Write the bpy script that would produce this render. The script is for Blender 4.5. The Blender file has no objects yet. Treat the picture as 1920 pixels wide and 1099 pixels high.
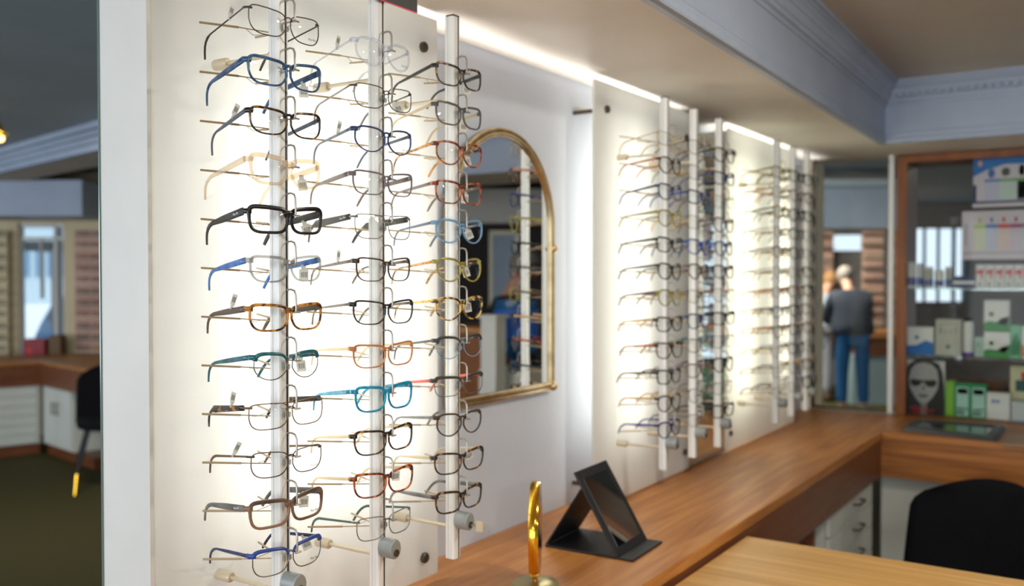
import bpy, bmesh, math, random
from mathutils import Vector, Matrix
random.seed(4)
sc = bpy.context.scene
C = sc.collection
PI = math.pi
# ------------------------------------------------------------------ camera
H = 1.5; F = 1746.0; YAW = math.radians(33.5); PITCH = math.atan(34.5/F)
cam = bpy.data.cameras.new('camera'); co = bpy.data.objects.new('camera', cam); C.objects.link(co)
co.location = (0, 0, H); co.rotation_euler = (PI/2-PITCH, 0, YAW)
cam.sensor_width = 36; cam.lens = F/1920*36; cam.clip_start = .02; cam.clip_end = 200
cam.dof.use_dof = True; cam.dof.focus_distance = 1.45; cam.dof.aperture_fstop = 3.0
sc.camera = co
FW = Vector((-math.sin(YAW), math.cos(YAW), 0)); RT = Vector((math.cos(YAW), math.sin(YAW), 0))
# ------------------------------------------------------------------ world, lights, exposure
w = bpy.data.worlds.new('sky'); sc.world = w; w.use_nodes = True
bg = w.node_tree.nodes['Background']; bg.inputs[0].default_value = (.74, .87, 1, 1); bg.inputs[1].default_value = 1.25
sc.view_settings.view_transform = 'Standard'; sc.view_settings.look = 'None'
sc.view_settings.exposure = 0.0; sc.view_settings.gamma = 1; sc.view_settings.use_curve_mapping = False
sc.cycles.transparent_max_bounces = 40; sc.cycles.max_bounces = 8; sc.cycles.caustics_reflective = False
sc.cycles.caustics_refractive = False; sc.cycles.use_denoising = True; sc.cycles.sample_clamp_indirect = 4

def area(name, loc, aim, sx, sy, power, col=(1, 1, 1)):
    l = bpy.data.lights.new(name, 'AREA'); l.shape = 'RECTANGLE'; l.size = sx; l.size_y = sy
    l.energy = power; l.color = col
    o = bpy.data.objects.new(name, l); C.objects.link(o); o.location = loc
    o.rotation_euler = Vector(aim).to_track_quat('-Z', 'Y').to_euler(); return o
WARM = (1, .93, .80)
# tubes behind the frosted panels (local X of the light runs along y)
area('panel_tube', (-1.318, 1.14, 1.46), (1, 0, 0), .21, .74, 5.4, (1, .975, .92))
area('panel_tube', (-1.318, 1.38, 1.46), (1, 0, 0), .20, .76, 4.8, (1, .99, .96))
area('panel_tube', (-1.318, 2.50, 1.48), (1, 0, 0), .18, .85, 5.2, (1, .965, .88))
area('panel_tube', (-1.318, 3.46, 1.48), (1, 0, 0), .20, .85, 9.0, (1, .94, .76))
area('panel_tube', (-1.318, 3.95, 1.48), (1, 0, 0), .30, .85, 5.0, (1, .93, .74))
# cove strip along the top of the display wall, washing the soffit
area('cove_strip', (-1.265, 2.75, 1.965), (0, 0, 1), .03, 3.6, 1.5, (1, .96, .93)).data.spread = math.radians(100)
# area lamps added at the shop front to strengthen daylight behind the camera
area('shopfront_daylight_fill', (.5, -4.8, 1.35), (0, 1, .05), 8, 1.9, 200, (.93, .965, 1))
area('shopfront_daylight_fill', (-7.5, -4.8, 1.35), (.1, 1, .05), 6, 1.9, 170, (.84, .92, 1))
# shop ceiling lamps behind and beside the camera
for x, y in ((.8, .3), (.3, 1.9), (2.6, 1.4), (.9, -2.0)):
    area('ceiling_fill_lamp', (x, y, 2.27), (-.25, 0, -1), .14, .14, 15, WARM)
area('ceiling_fill_lamp', (-5.0, 3.0, 2.38), (0, 0, -1), .4, .4, 22, WARM)  # fill lamp added to brighten the left room
area('ceiling_fill_lamp', (-2.0, 6.6, 2.38), (-.1, .5, -1), .5, .5, 30, WARM)  # from here on: hidden lamps added to brighten the back room
area('ceiling_fill_lamp', (-3.1, 10.3, 2.38), (0, .3, -1), .6, .6, 70, WARM)
area('ceiling_fill_lamp', (-4.2, 9.8, 2.38), (0, 0, -1), .6, .6, 30, WARM)
area('ceiling_fill_lamp', (-.3, 7.5, 2.38), (0, 0, -1), .6, .6, 6, WARM)

# ------------------------------------------------------------------ pixel -> world helpers (build-time measuring only)
def ray(px, py):
    a = (px-960)/F; b = -(py-549.5)/F
    f = FW*math.cos(PITCH) + Vector((0, 0, -math.sin(PITCH))); u = FW*math.sin(PITCH) + Vector((0, 0, math.cos(PITCH)))
    return f + RT*a + u*b
EYE = Vector((0, 0, H))
def onx(px, py, X): r = ray(px, py); return EYE + r*(X/r.x)
def ony(px, py, Y): r = ray(px, py); return EYE + r*(Y/r.y)
def onz(px, py, Z): r = ray(px, py); return EYE + r*((Z-H)/r.z)
def at(px, py, t): return EYE + ray(px, py)*t

# ------------------------------------------------------------------ materials
MATS = {}
def pm(name, col, rough=.5, metal=0, spec=.5, trans=0, emit=None, es=1, alpha=1):
    if name in MATS: return MATS[name]
    m = bpy.data.materials.new(name); m.use_nodes = True; b = m.node_tree.nodes['Principled BSDF']
    b.inputs['Base Color'].default_value = (*col, 1); b.inputs['Roughness'].default_value = rough
    b.inputs['Metallic'].default_value = metal; b.inputs['Specular IOR Level'].default_value = spec
    b.inputs['Transmission Weight'].default_value = trans; b.inputs['Alpha'].default_value = alpha
    if emit: b.inputs['Emission Color'].default_value = (*emit, 1); b.inputs['Emission Strength'].default_value = es
    MATS[name] = m; return m
def noisy(name, c1, c2, scale=(5, 5, 5), rough=.5, detail=4, ramp=(.35, .65), distort=0, bump=0, spec=.5, metal=0, trans=0):
    m = pm(name, c1, rough, metal, spec, trans); nt = m.node_tree; N = nt.nodes; L = nt.links
    b = N['Principled BSDF']; tc = N.new('ShaderNodeTexCoord'); mp = N.new('ShaderNodeMapping'); mp.inputs['Scale'].default_value = scale
    no = N.new('ShaderNodeTexNoise'); no.inputs['Scale'].default_value = 1; no.inputs['Detail'].default_value = detail
    no.inputs['Distortion'].default_value = distort
    cr = N.new('ShaderNodeValToRGB'); cr.color_ramp.elements[0].position = ramp[0]; cr.color_ramp.elements[1].position = ramp[1]
    cr.color_ramp.elements[0].color = (*c1, 1); cr.color_ramp.elements[1].color = (*c2, 1)
    L.new(tc.outputs['Object'], mp.inputs[0]); L.new(mp.outputs[0], no.inputs['Vector']); L.new(no.outputs[0], cr.inputs[0])
    L.new(cr.outputs[0], b.inputs['Base Color'])
    if bump:
        bp = N.new('ShaderNodeBump'); bp.inputs['Strength'].default_value = bump; bp.inputs['Distance'].default_value = .002
        L.new(no.outputs[0], bp.inputs['Height']); L.new(bp.outputs[0], b.inputs['Normal'])
    return m
def lin(r, g, b): return tuple(((v/255+.055)/1.055)**2.4 if v > 10 else v/255/12.92 for v in (r, g, b))

M_wall = noisy('painted_wall', lin(196, 204, 218), lin(204, 212, 224), (3, 3, 3), .6, ramp=(.3, .7))
M_soffit = noisy('soffit_paint', lin(230, 224, 214), lin(236, 230, 220), (4, 4, 4), .6)
M_ceil = noisy('ceiling_paint', lin(196, 190, 182), lin(204, 198, 190), (2, 2, 2), .7)
M_trim = noisy('cornice_paint', lin(164, 177, 198), lin(172, 185, 206), (4, 4, 4), .5)
M_board = noisy('white_board', lin(214, 214, 210), lin(220, 220, 216), (6, 6, 6), .5)
M_cream = noisy('cream_board', lin(240, 230, 200), lin(246, 236, 206), (3, 3, 3), .6)
M_carpet = noisy('olive_carpet', lin(72, 68, 42), lin(86, 80, 52), (120, 120, 120), .95, bump=.4, spec=.1)
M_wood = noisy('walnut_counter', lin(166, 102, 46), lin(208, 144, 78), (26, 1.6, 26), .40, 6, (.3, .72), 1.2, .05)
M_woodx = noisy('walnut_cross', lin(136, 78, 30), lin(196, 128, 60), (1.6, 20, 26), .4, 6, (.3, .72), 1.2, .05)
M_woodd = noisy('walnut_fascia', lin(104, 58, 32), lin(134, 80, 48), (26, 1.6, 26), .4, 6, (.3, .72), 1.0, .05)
M_oak = noisy('oak_table', lin(190, 142, 76), lin(224, 180, 112), (1.4, 30, 30), .38, 6, (.28, .75), .8, .05)
M_frame = noisy('cabinet_wood', lin(120, 66, 22), lin(150, 88, 34), (20, 20, 2), .45, 5)
M_white = noisy('white_laminate', lin(214, 216, 208), lin(220, 222, 214), (4, 4, 4), .4)
M_black = noisy('black_fabric', (.006, .006, .008), (.010, .010, .012), (300, 300, 300), .9, spec=.1)
M_blackp = pm('black_leatherette', (.012, .012, .014), .55)
M_alu = noisy('brushed_aluminium', lin(226, 227, 225), lin(236, 237, 235), (400, 400, 3), .4, 3, metal=.12)
M_alug = pm('grey_cast_metal', lin(150, 156, 156), .45, .3)
M_steel = pm('satin_steel', lin(168, 164, 156), .35, .6)
M_steeld = pm('dark_steel', lin(104, 94, 84), .35, .9)
M_slot = pm('black_slot', (.02, .022, .03), .5)
M_bronze = pm('bronze_rod', lin(160, 138, 104), .4, .4)
M_beige = pm('beige_rod', lin(214, 202, 176), .4, .2)
M_brass = noisy('aged_brass', lin(180, 158, 118), lin(208, 188, 148), (30, 30, 30), .3, metal=.9)
M_gold = pm('polished_gold', lin(236, 184, 62), .12, 1)
M_paper = pm('white_paper', lin(236, 236, 230), .7)
M_ink = pm('black_ink', (.02, .02, .02), .7)
M_greyink = pm('grey_ink', (.16, .16, .16), .7)
M_whiteink = pm('white_ink', (.8, .8, .8), .6)
M_mirror = pm('mirror_silver', (.86, .88, .88), .0, 1)
M_darkglass = pm('dark_screen', (.03, .035, .035), .08, 0, .8)

def clear(name, fac=.06, tint=(.985, .99, .99)):
    m = bpy.data.materials.new(name); m.use_nodes = True; nt = m.node_tree; nt.nodes.clear()
    o = nt.nodes.new('ShaderNodeOutputMaterial'); mx = nt.nodes.new('ShaderNodeMixShader'); mx.inputs[0].default_value = fac
    t = nt.nodes.new('ShaderNodeBsdfTransparent'); t.inputs[0].default_value = (*tint, 1)
    g = nt.nodes.new('ShaderNodeBsdfGlossy'); g.inputs['Roughness'].default_value = .02
    nt.links.new(t.outputs[0], mx.inputs[1]); nt.links.new(g.outputs[0], mx.inputs[2]); nt.links.new(mx.outputs[0], o.inputs[0])
    MATS[name] = m; return m
M_lens = clear('clear_lens', .045, (.97, .98, .975)); M_glass = clear('clear_glass', .007, (.95, .97, .96))
def translucent(name, col, tcol, fac):
    m = bpy.data.materials.new(name); m.use_nodes = True; nt = m.node_tree; nt.nodes.clear()
    o = nt.nodes.new('ShaderNodeOutputMaterial'); mx = nt.nodes.new('ShaderNodeMixShader'); mx.inputs[0].default_value = fac
    d = nt.nodes.new('ShaderNodeBsdfDiffuse'); d.inputs[0].default_value = (*col, 1)
    t = nt.nodes.new('ShaderNodeBsdfTranslucent'); t.inputs[0].default_value = (*tcol, 1)
    nt.links.new(d.outputs[0], mx.inputs[1]); nt.links.new(t.outputs[0], mx.inputs[2]); nt.links.new(mx.outputs[0], o.inputs[0])
    return m
M_frost = translucent('frosted_acrylic', (.80, .785, .755), (.92, .93, .90), .5)
def crystal(name, col, a):   # see-through acetate
    m = bpy.data.materials.new(name); m.use_nodes = True; nt = m.node_tree; nt.nodes.clear()
    o = nt.nodes.new('ShaderNodeOutputMaterial'); mx = nt.nodes.new('ShaderNodeMixShader'); mx.inputs[0].default_value = a
    t = nt.nodes.new('ShaderNodeBsdfTransparent'); t.inputs[0].default_value = (*col, 1)
    p = nt.nodes.new('ShaderNodeBsdfPrincipled'); p.inputs['Base Color'].default_value = (*col, 1); p.inputs['Roughness'].default_value = .12
    nt.links.new(t.outputs[0], mx.inputs[1]); nt.links.new(p.outputs[0], mx.inputs[2]); nt.links.new(mx.outputs[0], o.inputs[0])
    MATS[name] = m; return m
def tort(name, dark, amber, pos=(.42, .58), sc_=70):
    return noisy(name, dark, amber, (sc_, sc_, sc_), .22, 2, pos, .6)
A = {
 'gunmetal': pm('f_gunmetal', lin(84, 76, 72), .3, .8), 'silver': pm('f_silver', lin(120, 118, 112), .3, .85),
 'bronze': pm('f_bronze', lin(120, 100, 78), .3, .8), 'goldf': pm('f_gold', lin(200, 168, 96), .25, .9),
 'steelblue': noisy('f_steelblue', lin(28, 62, 100), lin(58, 100, 142), (60, 60, 60), .2),
 'navy': noisy('f_navy', lin(22, 38, 82), lin(36, 58, 110), (60, 60, 60), .25),
 'greyblue': pm('f_greyblue', lin(84, 94, 112), .35), 'black': pm('f_black', lin(24, 24, 28), .25),
 'mattblack': pm('f_mattblack', lin(52, 52, 50), .5), 'brown': pm('f_brown', lin(92, 74, 60), .35),
 'darkbrown': pm('f_darkbrown', lin(58, 42, 34), .25), 'taupe': pm('f_taupe', lin(112, 98, 92), .35),
 'tan': pm('f_tan', lin(196, 160, 104), .3), 'orange': noisy('f_orange', lin(176, 108, 56), lin(200, 134, 84), (50, 50, 50), .25),
 'turquoise': noisy('f_turquoise', lin(0, 116, 160), lin(20, 160, 196), (70, 70, 70), .18),
 'teal': noisy('f_teal', lin(12, 78, 92), lin(32, 116, 126), (70, 70, 70), .18),
 'blue': noisy('f_blue', lin(50, 100, 180), lin(78, 134, 206), (60, 60, 60), .25),
 'royal': pm('f_royal', lin(40, 70, 150), .25), 'olive': noisy('f_olive', lin(120, 112, 42), lin(160, 150, 66), (60, 60, 60), .2),
 'green': pm('f_green', lin(52, 84, 72), .4), 'red': pm('f_red', lin(214, 84, 70), .35), 'mauve': pm('f_mauve', lin(110, 100, 108), .3),
 'beigec': crystal('f_beigec', lin(240, 230, 214), .34), 'greyc': crystal('f_greyc', lin(196, 198, 196), .35),
 'clearc': crystal('f_clearc', lin(236, 238, 244), .22), 'bluec': crystal('f_bluec', lin(150, 192, 220), .5),
 'smokec': crystal('f_smokec', lin(120, 118, 116), .55), 'sandc': crystal('f_sandc', lin(232, 220, 192), .55),
 'tortdark': tort('f_tortdark', lin(34, 24, 22), lin(180, 120, 30), (.56, .68)),
 'tortamber': tort('f_tortamber', lin(60, 32, 20), lin(206, 140, 48), (.42, .58)),
 'tortred': tort('f_tortred', lin(92, 30, 18), lin(206, 112, 44), (.46, .64)),
 'tortyel': tort('f_tortyel', lin(50, 34, 22), lin(220, 178, 80), (.44, .56)),
 'hornbrown': noisy('f_hornbrown', lin(76, 60, 52), lin(140, 108, 86), (14, 30, 30), .3, 2),
 'smokegrey': noisy('f_smokegrey', lin(84, 84, 84), lin(124, 124, 120), (14, 30, 30), .3, 2),
}
# ------------------------------------------------------------------ mesh builder
class MB:
    def __init__(s): s.v = []; s.f = []; s.mi = []; s.mats = []; s.cur = 0
    def mat(s, m):
        if m not in s.mats: s.mats.append(m)
        s.cur = s.mats.index(m); return s
    def add(s, vs, fs):
        o = len(s.v); s.v += [Vector(v) for v in vs]
        for f in fs: s.f.append([i+o for i in f]); s.mi.append(s.cur)
        return s
    def box(s, a, b):
        x0, y0, z0 = [min(a[i], b[i]) for i in range(3)]; x1, y1, z1 = [max(a[i], b[i]) for i in range(3)]
        return s.add([(x0,y0,z0),(x1,y0,z0),(x1,y1,z0),(x0,y1,z0),(x0,y0,z1),(x1,y0,z1),(x1,y1,z1),(x0,y1,z1)],
              [(0,3,2,1),(4,5,6,7),(0,1,5,4),(1,2,6,5),(2,3,7,6),(3,0,4,7)])
    def obox(s, o, ux, uy, uz):   # oriented box from corner and three edge vectors
        o = Vector(o); ux = Vector(ux); uy = Vector(uy); uz = Vector(uz)
        vs = [o, o+ux, o+ux+uy, o+uy, o+uz, o+ux+uz, o+ux+uy+uz, o+uy+uz]
        fs = [(0,3,2,1),(4,5,6,7),(0,1,5,4),(1,2,6,5),(2,3,7,6),(3,0,4,7)]
        if ux.cross(uy).dot(uz) < 0: fs = [f[::-1] for f in fs]
        return s.add(vs, fs)
    def prism(s, poly, d):        # poly: 3D loop, d: extrude vector
        n = len(poly); d = Vector(d); p = [Vector(q) for q in poly]
        nn = Vector((0, 0, 0))
        for i in range(n): nn += p[i].cross(p[(i+1) % n])
        if nn.dot(d) > 0: p = p[::-1]
        vs = p + [q+d for q in p]
        return s.add(vs, [tuple(range(n)), tuple(range(2*n-1, n-1, -1))] + [(i, i+n, (i+1) % n+n, (i+1) % n) for i in range(n)])
    def tube(s, path, r, n=8, cap=True, r2=None, closed=False, up=None):
        P = [Vector(p) for p in path]; m = len(P); vs = []; fs = []
        prev = None
        for i, p in enumerate(P):
            if closed: t = (P[(i+1) % m]-P[i-1]).normalized()
            else: t = (P[min(i+1, m-1)]-P[max(i-1, 0)]).normalized()
            ref = Vector(up) if up else (prev if prev is not None else (Vector((0, 0, 1)) if abs(t.z) < .9 else Vector((1, 0, 0))))
            a = (ref - t*ref.dot(t)).normalized(); b = t.cross(a); prev = a
            ra = r[i] if isinstance(r, (list, tuple)) else r
            rb = (r2[i] if isinstance(r2, (list, tuple)) else r2) if r2 is not None else ra
            for k in range(n):
                q = 2*PI*(k+.5)/n; vs.append(p + a*math.cos(q)*ra + b*math.sin(q)*rb)
        for i in range(m if closed else m-1):
            j = (i+1) % m
            for k in range(n):
                l = (k+1) % n; fs.append((i*n+k, i*n+l, j*n+l, j*n+k))
        if cap and not closed: fs.append(tuple(range(n-1, -1, -1))); fs.append(tuple((m-1)*n+k for k in range(n)))
        return s.add(vs, fs)
    def lathe(s, c, prof, n=24, axis=(0, 0, 1)):  # prof: (r, h)
        ax = Vector(axis).normalized(); a = ax.orthogonal().normalized(); b = ax.cross(a); c = Vector(c); m = len(prof); vs = []; fs = []
        for r, h in prof:
            for k in range(n):
                q = 2*PI*k/n; vs.append(c + ax*h + (a*math.cos(q)+b*math.sin(q))*max(r, 1e-5))
        for i in range(m-1):
            for k in range(n):
                l = (k+1) % n; fs.append((i*n+k, i*n+l, (i+1)*n+l, (i+1)*n+k))
        fs.append(tuple(range(n-1, -1, -1))); fs.append(tuple((m-1)*n+k for k in range(n)))
        return s.add(vs, fs)
    def mesh(s, name, off=None, smooth=False):
        me = bpy.data.meshes.new(name)
        vs = [v-off for v in s.v] if off is not None else s.v
        me.from_pydata([tuple(v) for v in vs], [], s.f)
        for m in s.mats: me.materials.append(m)
        for p, i in zip(me.polygons, s.mi): p.material_index = i
        if smooth:
            for p in me.polygons: p.use_smooth = True
        me.update(); return me
    def build(s, name, m=None, parent=None, smooth=False, bevel=0, local=False, autosm=True):
        if m is not None: s.mats = [m]; s.mi = [0]*len(s.f)
        if local: off = Vector((0, 0, 0))
        elif parent is not None:
            off = Vector((0, 0, 0)); p = parent
            while p: off += p.location; p = p.parent
        else:
            xs = [v.x for v in s.v]; ys = [v.y for v in s.v]; zs = [v.z for v in s.v]
            off = Vector(((min(xs)+max(xs))/2, (min(ys)+max(ys))/2, min(zs)))
        me = s.mesh(name, off, smooth)
        o = bpy.data.objects.new(name, me); C.objects.link(o)
        if parent is not None: o.parent = parent
        elif not local: o.location = off
        if bevel:
            b = o.modifiers.new('bevel', 'BEVEL'); b.width = bevel; b.segments = 2; b.limit_method = 'ANGLE'
        if smooth and autosm:
            me.set_sharp_from_angle(angle=math.radians(42))
        return o
def tag(o, label=None, cat=None, group=None, kind=None):
    if label: o['label'] = label
    if cat: o['category'] = cat
    if group: o['group'] = group
    if kind: o['kind'] = kind
    return o
def thing(name, label, cat, loc=(0, 0, 0), group=None, rz=0):
    o = bpy.data.objects.new(name, None); C.objects.link(o); o.location = loc; o.rotation_euler.z = rz
    o.empty_display_size = .05
    return tag(o, label, cat, group)
def struct(o): o['kind'] = 'structure'; return o
def kids(o): return [c for c in C.objects if c.parent == o]
def copy_tree(o, parent=None):
    c = o.copy(); C.objects.link(c)
    if parent is not None: c.parent = parent
    for ch in CH.get(o, []):
        d = copy_tree(ch, c); CH.setdefault(c, []).append(d)
    return c
CH = {}
def reg(root):      # remember children lists so that copying is quick
    ks = kids(root); CH[root] = ks
    for k in ks: reg(k)
def text_mesh(txt, size, depth=.0004, align='CENTER', shear=0):
    cu = bpy.data.curves.new('lettering', 'FONT'); cu.body = txt; cu.size = size; cu.extrude = depth; cu.align_x = align; cu.align_y = 'CENTER'
    cu.resolution_u = 2; cu.shear = shear
    o = bpy.data.objects.new('lettering', cu); C.objects.link(o)
    dg = bpy.context.evaluated_depsgraph_get(); me = bpy.data.meshes.new_from_object(o.evaluated_get(dg))
    bpy.data.objects.remove(o); bpy.data.curves.remove(cu); return me
def text_obj(name, txt, size, m, parent, loc, X, Y, depth=.0004, shear=0, align='CENTER'):
    me = text_mesh(txt, size, depth, align, shear); me.materials.clear(); me.materials.append(m)
    o = bpy.data.objects.new(name, me); C.objects.link(o)
    X = Vector(X).normalized(); Y = Vector(Y).normalized(); Z = X.cross(Y)
    mt = Matrix((X, Y, Z)).transposed().to_4x4(); mt.translation = Vector(loc)
    o.matrix_local = mt
    if parent is not None: o.parent = parent
    return o

# ================================================================== SETTING
ZC = H+.555      # soffit underside
XW = -1.33       # display wall face
XP = -1.225      # frosted panel face
# floor
struct(MB().box((-12, -5, -.05), (6, 16, 0)).build('floor', M_carpet))
XE = lambda y: -.858+(4.158-y)*.0274     # the tray edge is not quite parallel to the wall
YE = 4.130
# upper ceiling + back/left ceiling
struct(MB().prism([(XE(-5)+.05, -5, 2.30), (6, -5, 2.30), (6, YE-.05, 2.30), (XE(YE)+.05, YE-.05, 2.30)], (0, 0, .06)).build('ceiling', M_ceil))
struct(MB().box((-12, -5, 2.45), (-1.345, 4.75, 2.5)).build('ceiling.001', noisy('blue_daylit_ceiling', lin(168, 180, 190), lin(176, 188, 198), (2, 2, 2), .7)))  # blue cast of the daylight is put into this ceiling paint
struct(MB().box((-12, 4.751, 2.45), (6, 16, 2.5)).build('ceiling.002', MATS['blue_daylit_ceiling']))
# soffit
sf = MB().prism([(-1.3295, .87, ZC), (XE(.87), .87, ZC), (XE(YE), YE, ZC), (6, YE, ZC), (6, 4.75, ZC), (-1.3295, 4.75, ZC)], (0, 0, .35)).prism([(-1.345, -5, ZC), (XE(-5), -5, ZC), (XE(.8699), .8699, ZC), (-1.3295, .8699, ZC), (-1.3295, .861, ZC), (-1.345, .861, ZC)], (0, 0, .35))
struct(sf.build('ceiling.003', M_soffit))
# sweep of the tray cornice with a mitred corner
prof = [(-.030, .553), (-.030, .549), (-.012, .547), (-.004, .551), (.002, .549), (.006, .554), (.006, .566), (.002, .572), (.002, .578), (.006, .582), (.006, .588), (.002, .592),
        (.002, .700), (.010, .702), (.012, .712), (.026, .716), (.030, .728), (.036, .730), (.052, .752), (.056, .752), (.060, .764), (.082, .778), (.088, .778), (.088, .786), (.102, .788), (.102, .802), (-.03, .802)]
cs = MB(); n = len(prof); vs = []
for st in range(3):
    for o_, z_ in prof:
        if o_ > 0: o_ *= .62
        if st == 0: vs.append((XE(-5)+o_, -5, H+z_))
        elif st == 1: vs.append((XE(YE)+o_, YE-o_, H+z_))
        else: vs.append((6, YE-o_, H+z_))
cs.add(vs, [(st*n+k, st*n+(k+1) % n, (st+1)*n+(k+1) % n, (st+1)*n+k) for st in range(2) for k in range(n)])
struct(cs.build('trim_1', M_trim))
den = MB()
for i in range(110): den.box((-.80+i*.03, YE-.046, H+.732), (-.80+i*.03+.016, YE-.018, H+.748))
d_ = struct(den.build('trim_2', M_trim))
# display wall
struct(MB().box((-1.342, .8695, 0), (XW, 4.80, 2.45)).build('wall_left', M_wall))
struct(MB().box((-1.3415, .862, 0), (-1.2235, .869, 2.05)).build('wall_left_end_board', M_board))
struct(MB().box((-1.3445, .8595, 0), (-1.342, .8705, 2.05)).build('trim_3', pm('edge_strip', lin(120, 140, 136), .15, .4)))
# side wall on the right and the shop front behind the camera
struct(MB().box((6, -5, 0), (6.1, 16, 2.5)).build('wall_right', M_wall))
fr = MB()
for i in range(10): fr.box((-12+i*2-.05, -5.08, 0), (-12+i*2+.05, -5, 2.5))
fr.box((-12, -5.08, 0), (6, -5, .35)); fr.box((-12, -5.08, 2.3), (6, -5, 2.5))
struct(fr.build('window_1', M_board))
# back wall: piers, panel next to the corner and around the openings
YB = 4.75
bw = MB()
xa = ony(1524, 500, 4.6).x; xm = ony(1676, 500, 4.6).x; xc0 = ony(1683, 500, 4.6).x
struct(MB().box((-1.33, 4.58, .84), (xa-.003, 4.80, ZC)).build('wall_back', M_cream))
struct(MB().box((-1.33, 4.60, 0), (xc0+.02, 4.75, .84)).build('wall_back_lower', M_cream))
# opening with a thin metal frame and a pane, standing on the counter
gl = thing('tall_glass_panel', 'tall glass pane in a thin metal frame standing on the counter in the corner', 'glass panel', ((xa+xm)/2, 4.6, .845))
zt = ony(1600, 291, 4.6).z; zb = .852
f = MB(); f.box((xa, 4.588, zb), (xa+.012, 4.612, zt)); f.build('frame_stile', M_steeld, gl)
f = MB(); f.box((xm-.022, 4.585, zb), (xm, 4.615, zt)); f.build('frame_stile', M_alu, gl)
f = MB(); f.box((xa+.012, 4.588, zt-.008), (xm-.022, 4.612, zt)); f.build('frame_rail', M_steeld, gl)
f = MB(); f.box((xa+.012, 4.588, zb), (xm-.022, 4.612, zb+.012)); f.build('frame_rail', M_steeld, gl)
f = MB(); f.box((xa+.012, 4.598, zb+.012), (xm-.022, 4.602, zt-.008)); f.build('pane', M_glass, gl)

# ------------------------------------------------------------------ frosted panels
def panel(y0, y1, z0, z1, bolts, label, ends=lambda a, b: ()):
    r = thing('backlit_panel', label, 'panel', (XP-.004, (y0+y1)/2, z0), 'frosted panels along the display wall')
    MB().box((XP-.008, y0, z0), (XP, y1, z1)).build('panel_sheet', M_frost, r)
    for (y, z) in bolts:
        b = MB().lathe((XW+.001, y, z), [(.006, 0), (.006, .096)], 12, (1, 0, 0)).lathe((XP+.0005, y, z), [(.0, 0), (.011, 0), (.011, .006), (.009, .008), (0, .008)], 16, (1, 0, 0))
        b.build('standoff_bolt', M_steeld, r, smooth=True)
    for ye_ in ends(y0, y1):
        MB().box((XW+.0005, ye_, z0+.01), (XP-.0085, ye_+.003, z1-.01)).build('light_stop_board', M_board, r)  # board added to stop tube light leaking out of the panel gap
def yx(px, X=XP): return onx(px, 500, X).y
def zx(px, py, X=XP): return onx(px, py, X).z
yA0, yA1 = .8695, yx(820)
zbot = zx(820, 1074)
panel(yA0+.001, yA1, zbot, ZC-.018, [(yx(793), zx(793, 89)), (yx(793), zx(793, 1046)), (yA0+.03, zx(793, 89)), (yA0+.03, zx(793, 1046))],
      'brightly lit frosted panel behind the three nearest poles of eyeglasses')
yB0, yB1 = yx(1115), yx(1293)
panel(yB0, yB1, .85, ZC-.018, [(yx(1136), zx(1136, 205)), (yx(1285), zx(1285, 258)), (yx(1284), zx(1284, 847)), (yx(1136), .90)],
      'lit frosted panel right of the arched mirror', lambda a, b: (b-.004,))
yC0, yC1 = yx(1364), yx(1490)
panel(yC0, yC1, .85, ZC-.018, [(yx(1374), zx(1374, 288)), (yx(1370), zx(1370, 812)), (yC1-.05, zx(1374, 288)), (yC1-.05, .91)],
      'lit yellowish frosted panel nearest the back corner', lambda a, b: (a+.001, b-.004))
# narrow mirror between the panels
nm = thing('narrow_wall_mirror', 'narrow tall mirror strip between the two lit panels of the second rack', 'mirror', (XW+.01, (yB1+yC0)/2, .86))
MB().box((XP-.010, yB1+.004, .86), (XP-.004, yC0-.004, 1.99)).build('mirror_glass', M_mirror, nm)
MB().box((XP-.014, yB1+.003, .853), (XP-.001, yC0-.003, .859)).build('bottom_channel', M_steel, nm)
MB().box((XW+.0005, yB1+.008, .86), (XP-.0105, yC0-.008, 1.985)).build('backing_board', M_board, nm)

# small slotted bracket on the wall
br = thing('wall_bracket', 'short beige metal bar fixed on the grey wall beside the lit panel', 'bracket', (XW, yx(1097, XW), zx(1097, 206, XW)))
q0 = onx(1080, 202, XW+.01); q1 = onx(1112, 211, XW+.01)
MB().box((XW, q0.y, q1.z), (XW+.02, q1.y, q0.z)).build('bar', M_beige, br, bevel=.002)
# ------------------------------------------------------------------ arched mirror
XM = -1.31
y0m, y1m = onx(848, 700, XM).y, onx(1030, 600, XM).y
zb_m = onx(1033, 717, XM).z; zt_m = onx(945, 256, XM).z; rm = (y1m-y0m)/2; ym = (y0m+y1m)/2; zs_m = zt_m-rm
am = thing('arched_mirror', 'arched wall mirror in a thin double brass frame on the grey wall', 'mirror', (XM, ym, zb_m))
arc = [(ym+rm*math.cos(a), zs_m+rm*math.sin(a)) for a in [PI*i/32 for i in range(33)]]
MB().prism([(XM-.006, y1m, zb_m)] + [(XM-.006, y, z) for y, z in arc] + [(XM-.006, y0m, zb_m)], (.006, 0, 0)).build('mirror_glass', M_mirror, am)
MB().prism([(XW+.001, y1m-.01, zb_m+.01)] + [(XW+.001, ym+(y-ym)*.95, zs_m+(z-zs_m)*.95) for y, z in arc] + [(XW+.001, y0m+.01, zb_m+.01)], (XM-.006-XW-.001, 0, 0)).build('backing_board', M_woodd, am)
def loop(off, x): return [(x, y1m+off, zb_m-off)] + [(x, y1m+off, zb_m+(zs_m-zb_m)*k/6) for k in range(0, 6)] + [(x, ym+(rm+off)*math.cos(a), zs_m+(rm+off)*math.sin(a)) for a in [PI*i/32 for i in range(33)]] + [(x, y0m-off, zb_m+(zs_m-zb_m)*k/6) for k in range(5, -1, -1)] + [(x, y0m-off, zb_m-off)]
MB().tube(loop(.004, XM+.003), .006, 10, closed=True).build('frame_rail', M_brass, am, smooth=True)
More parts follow.
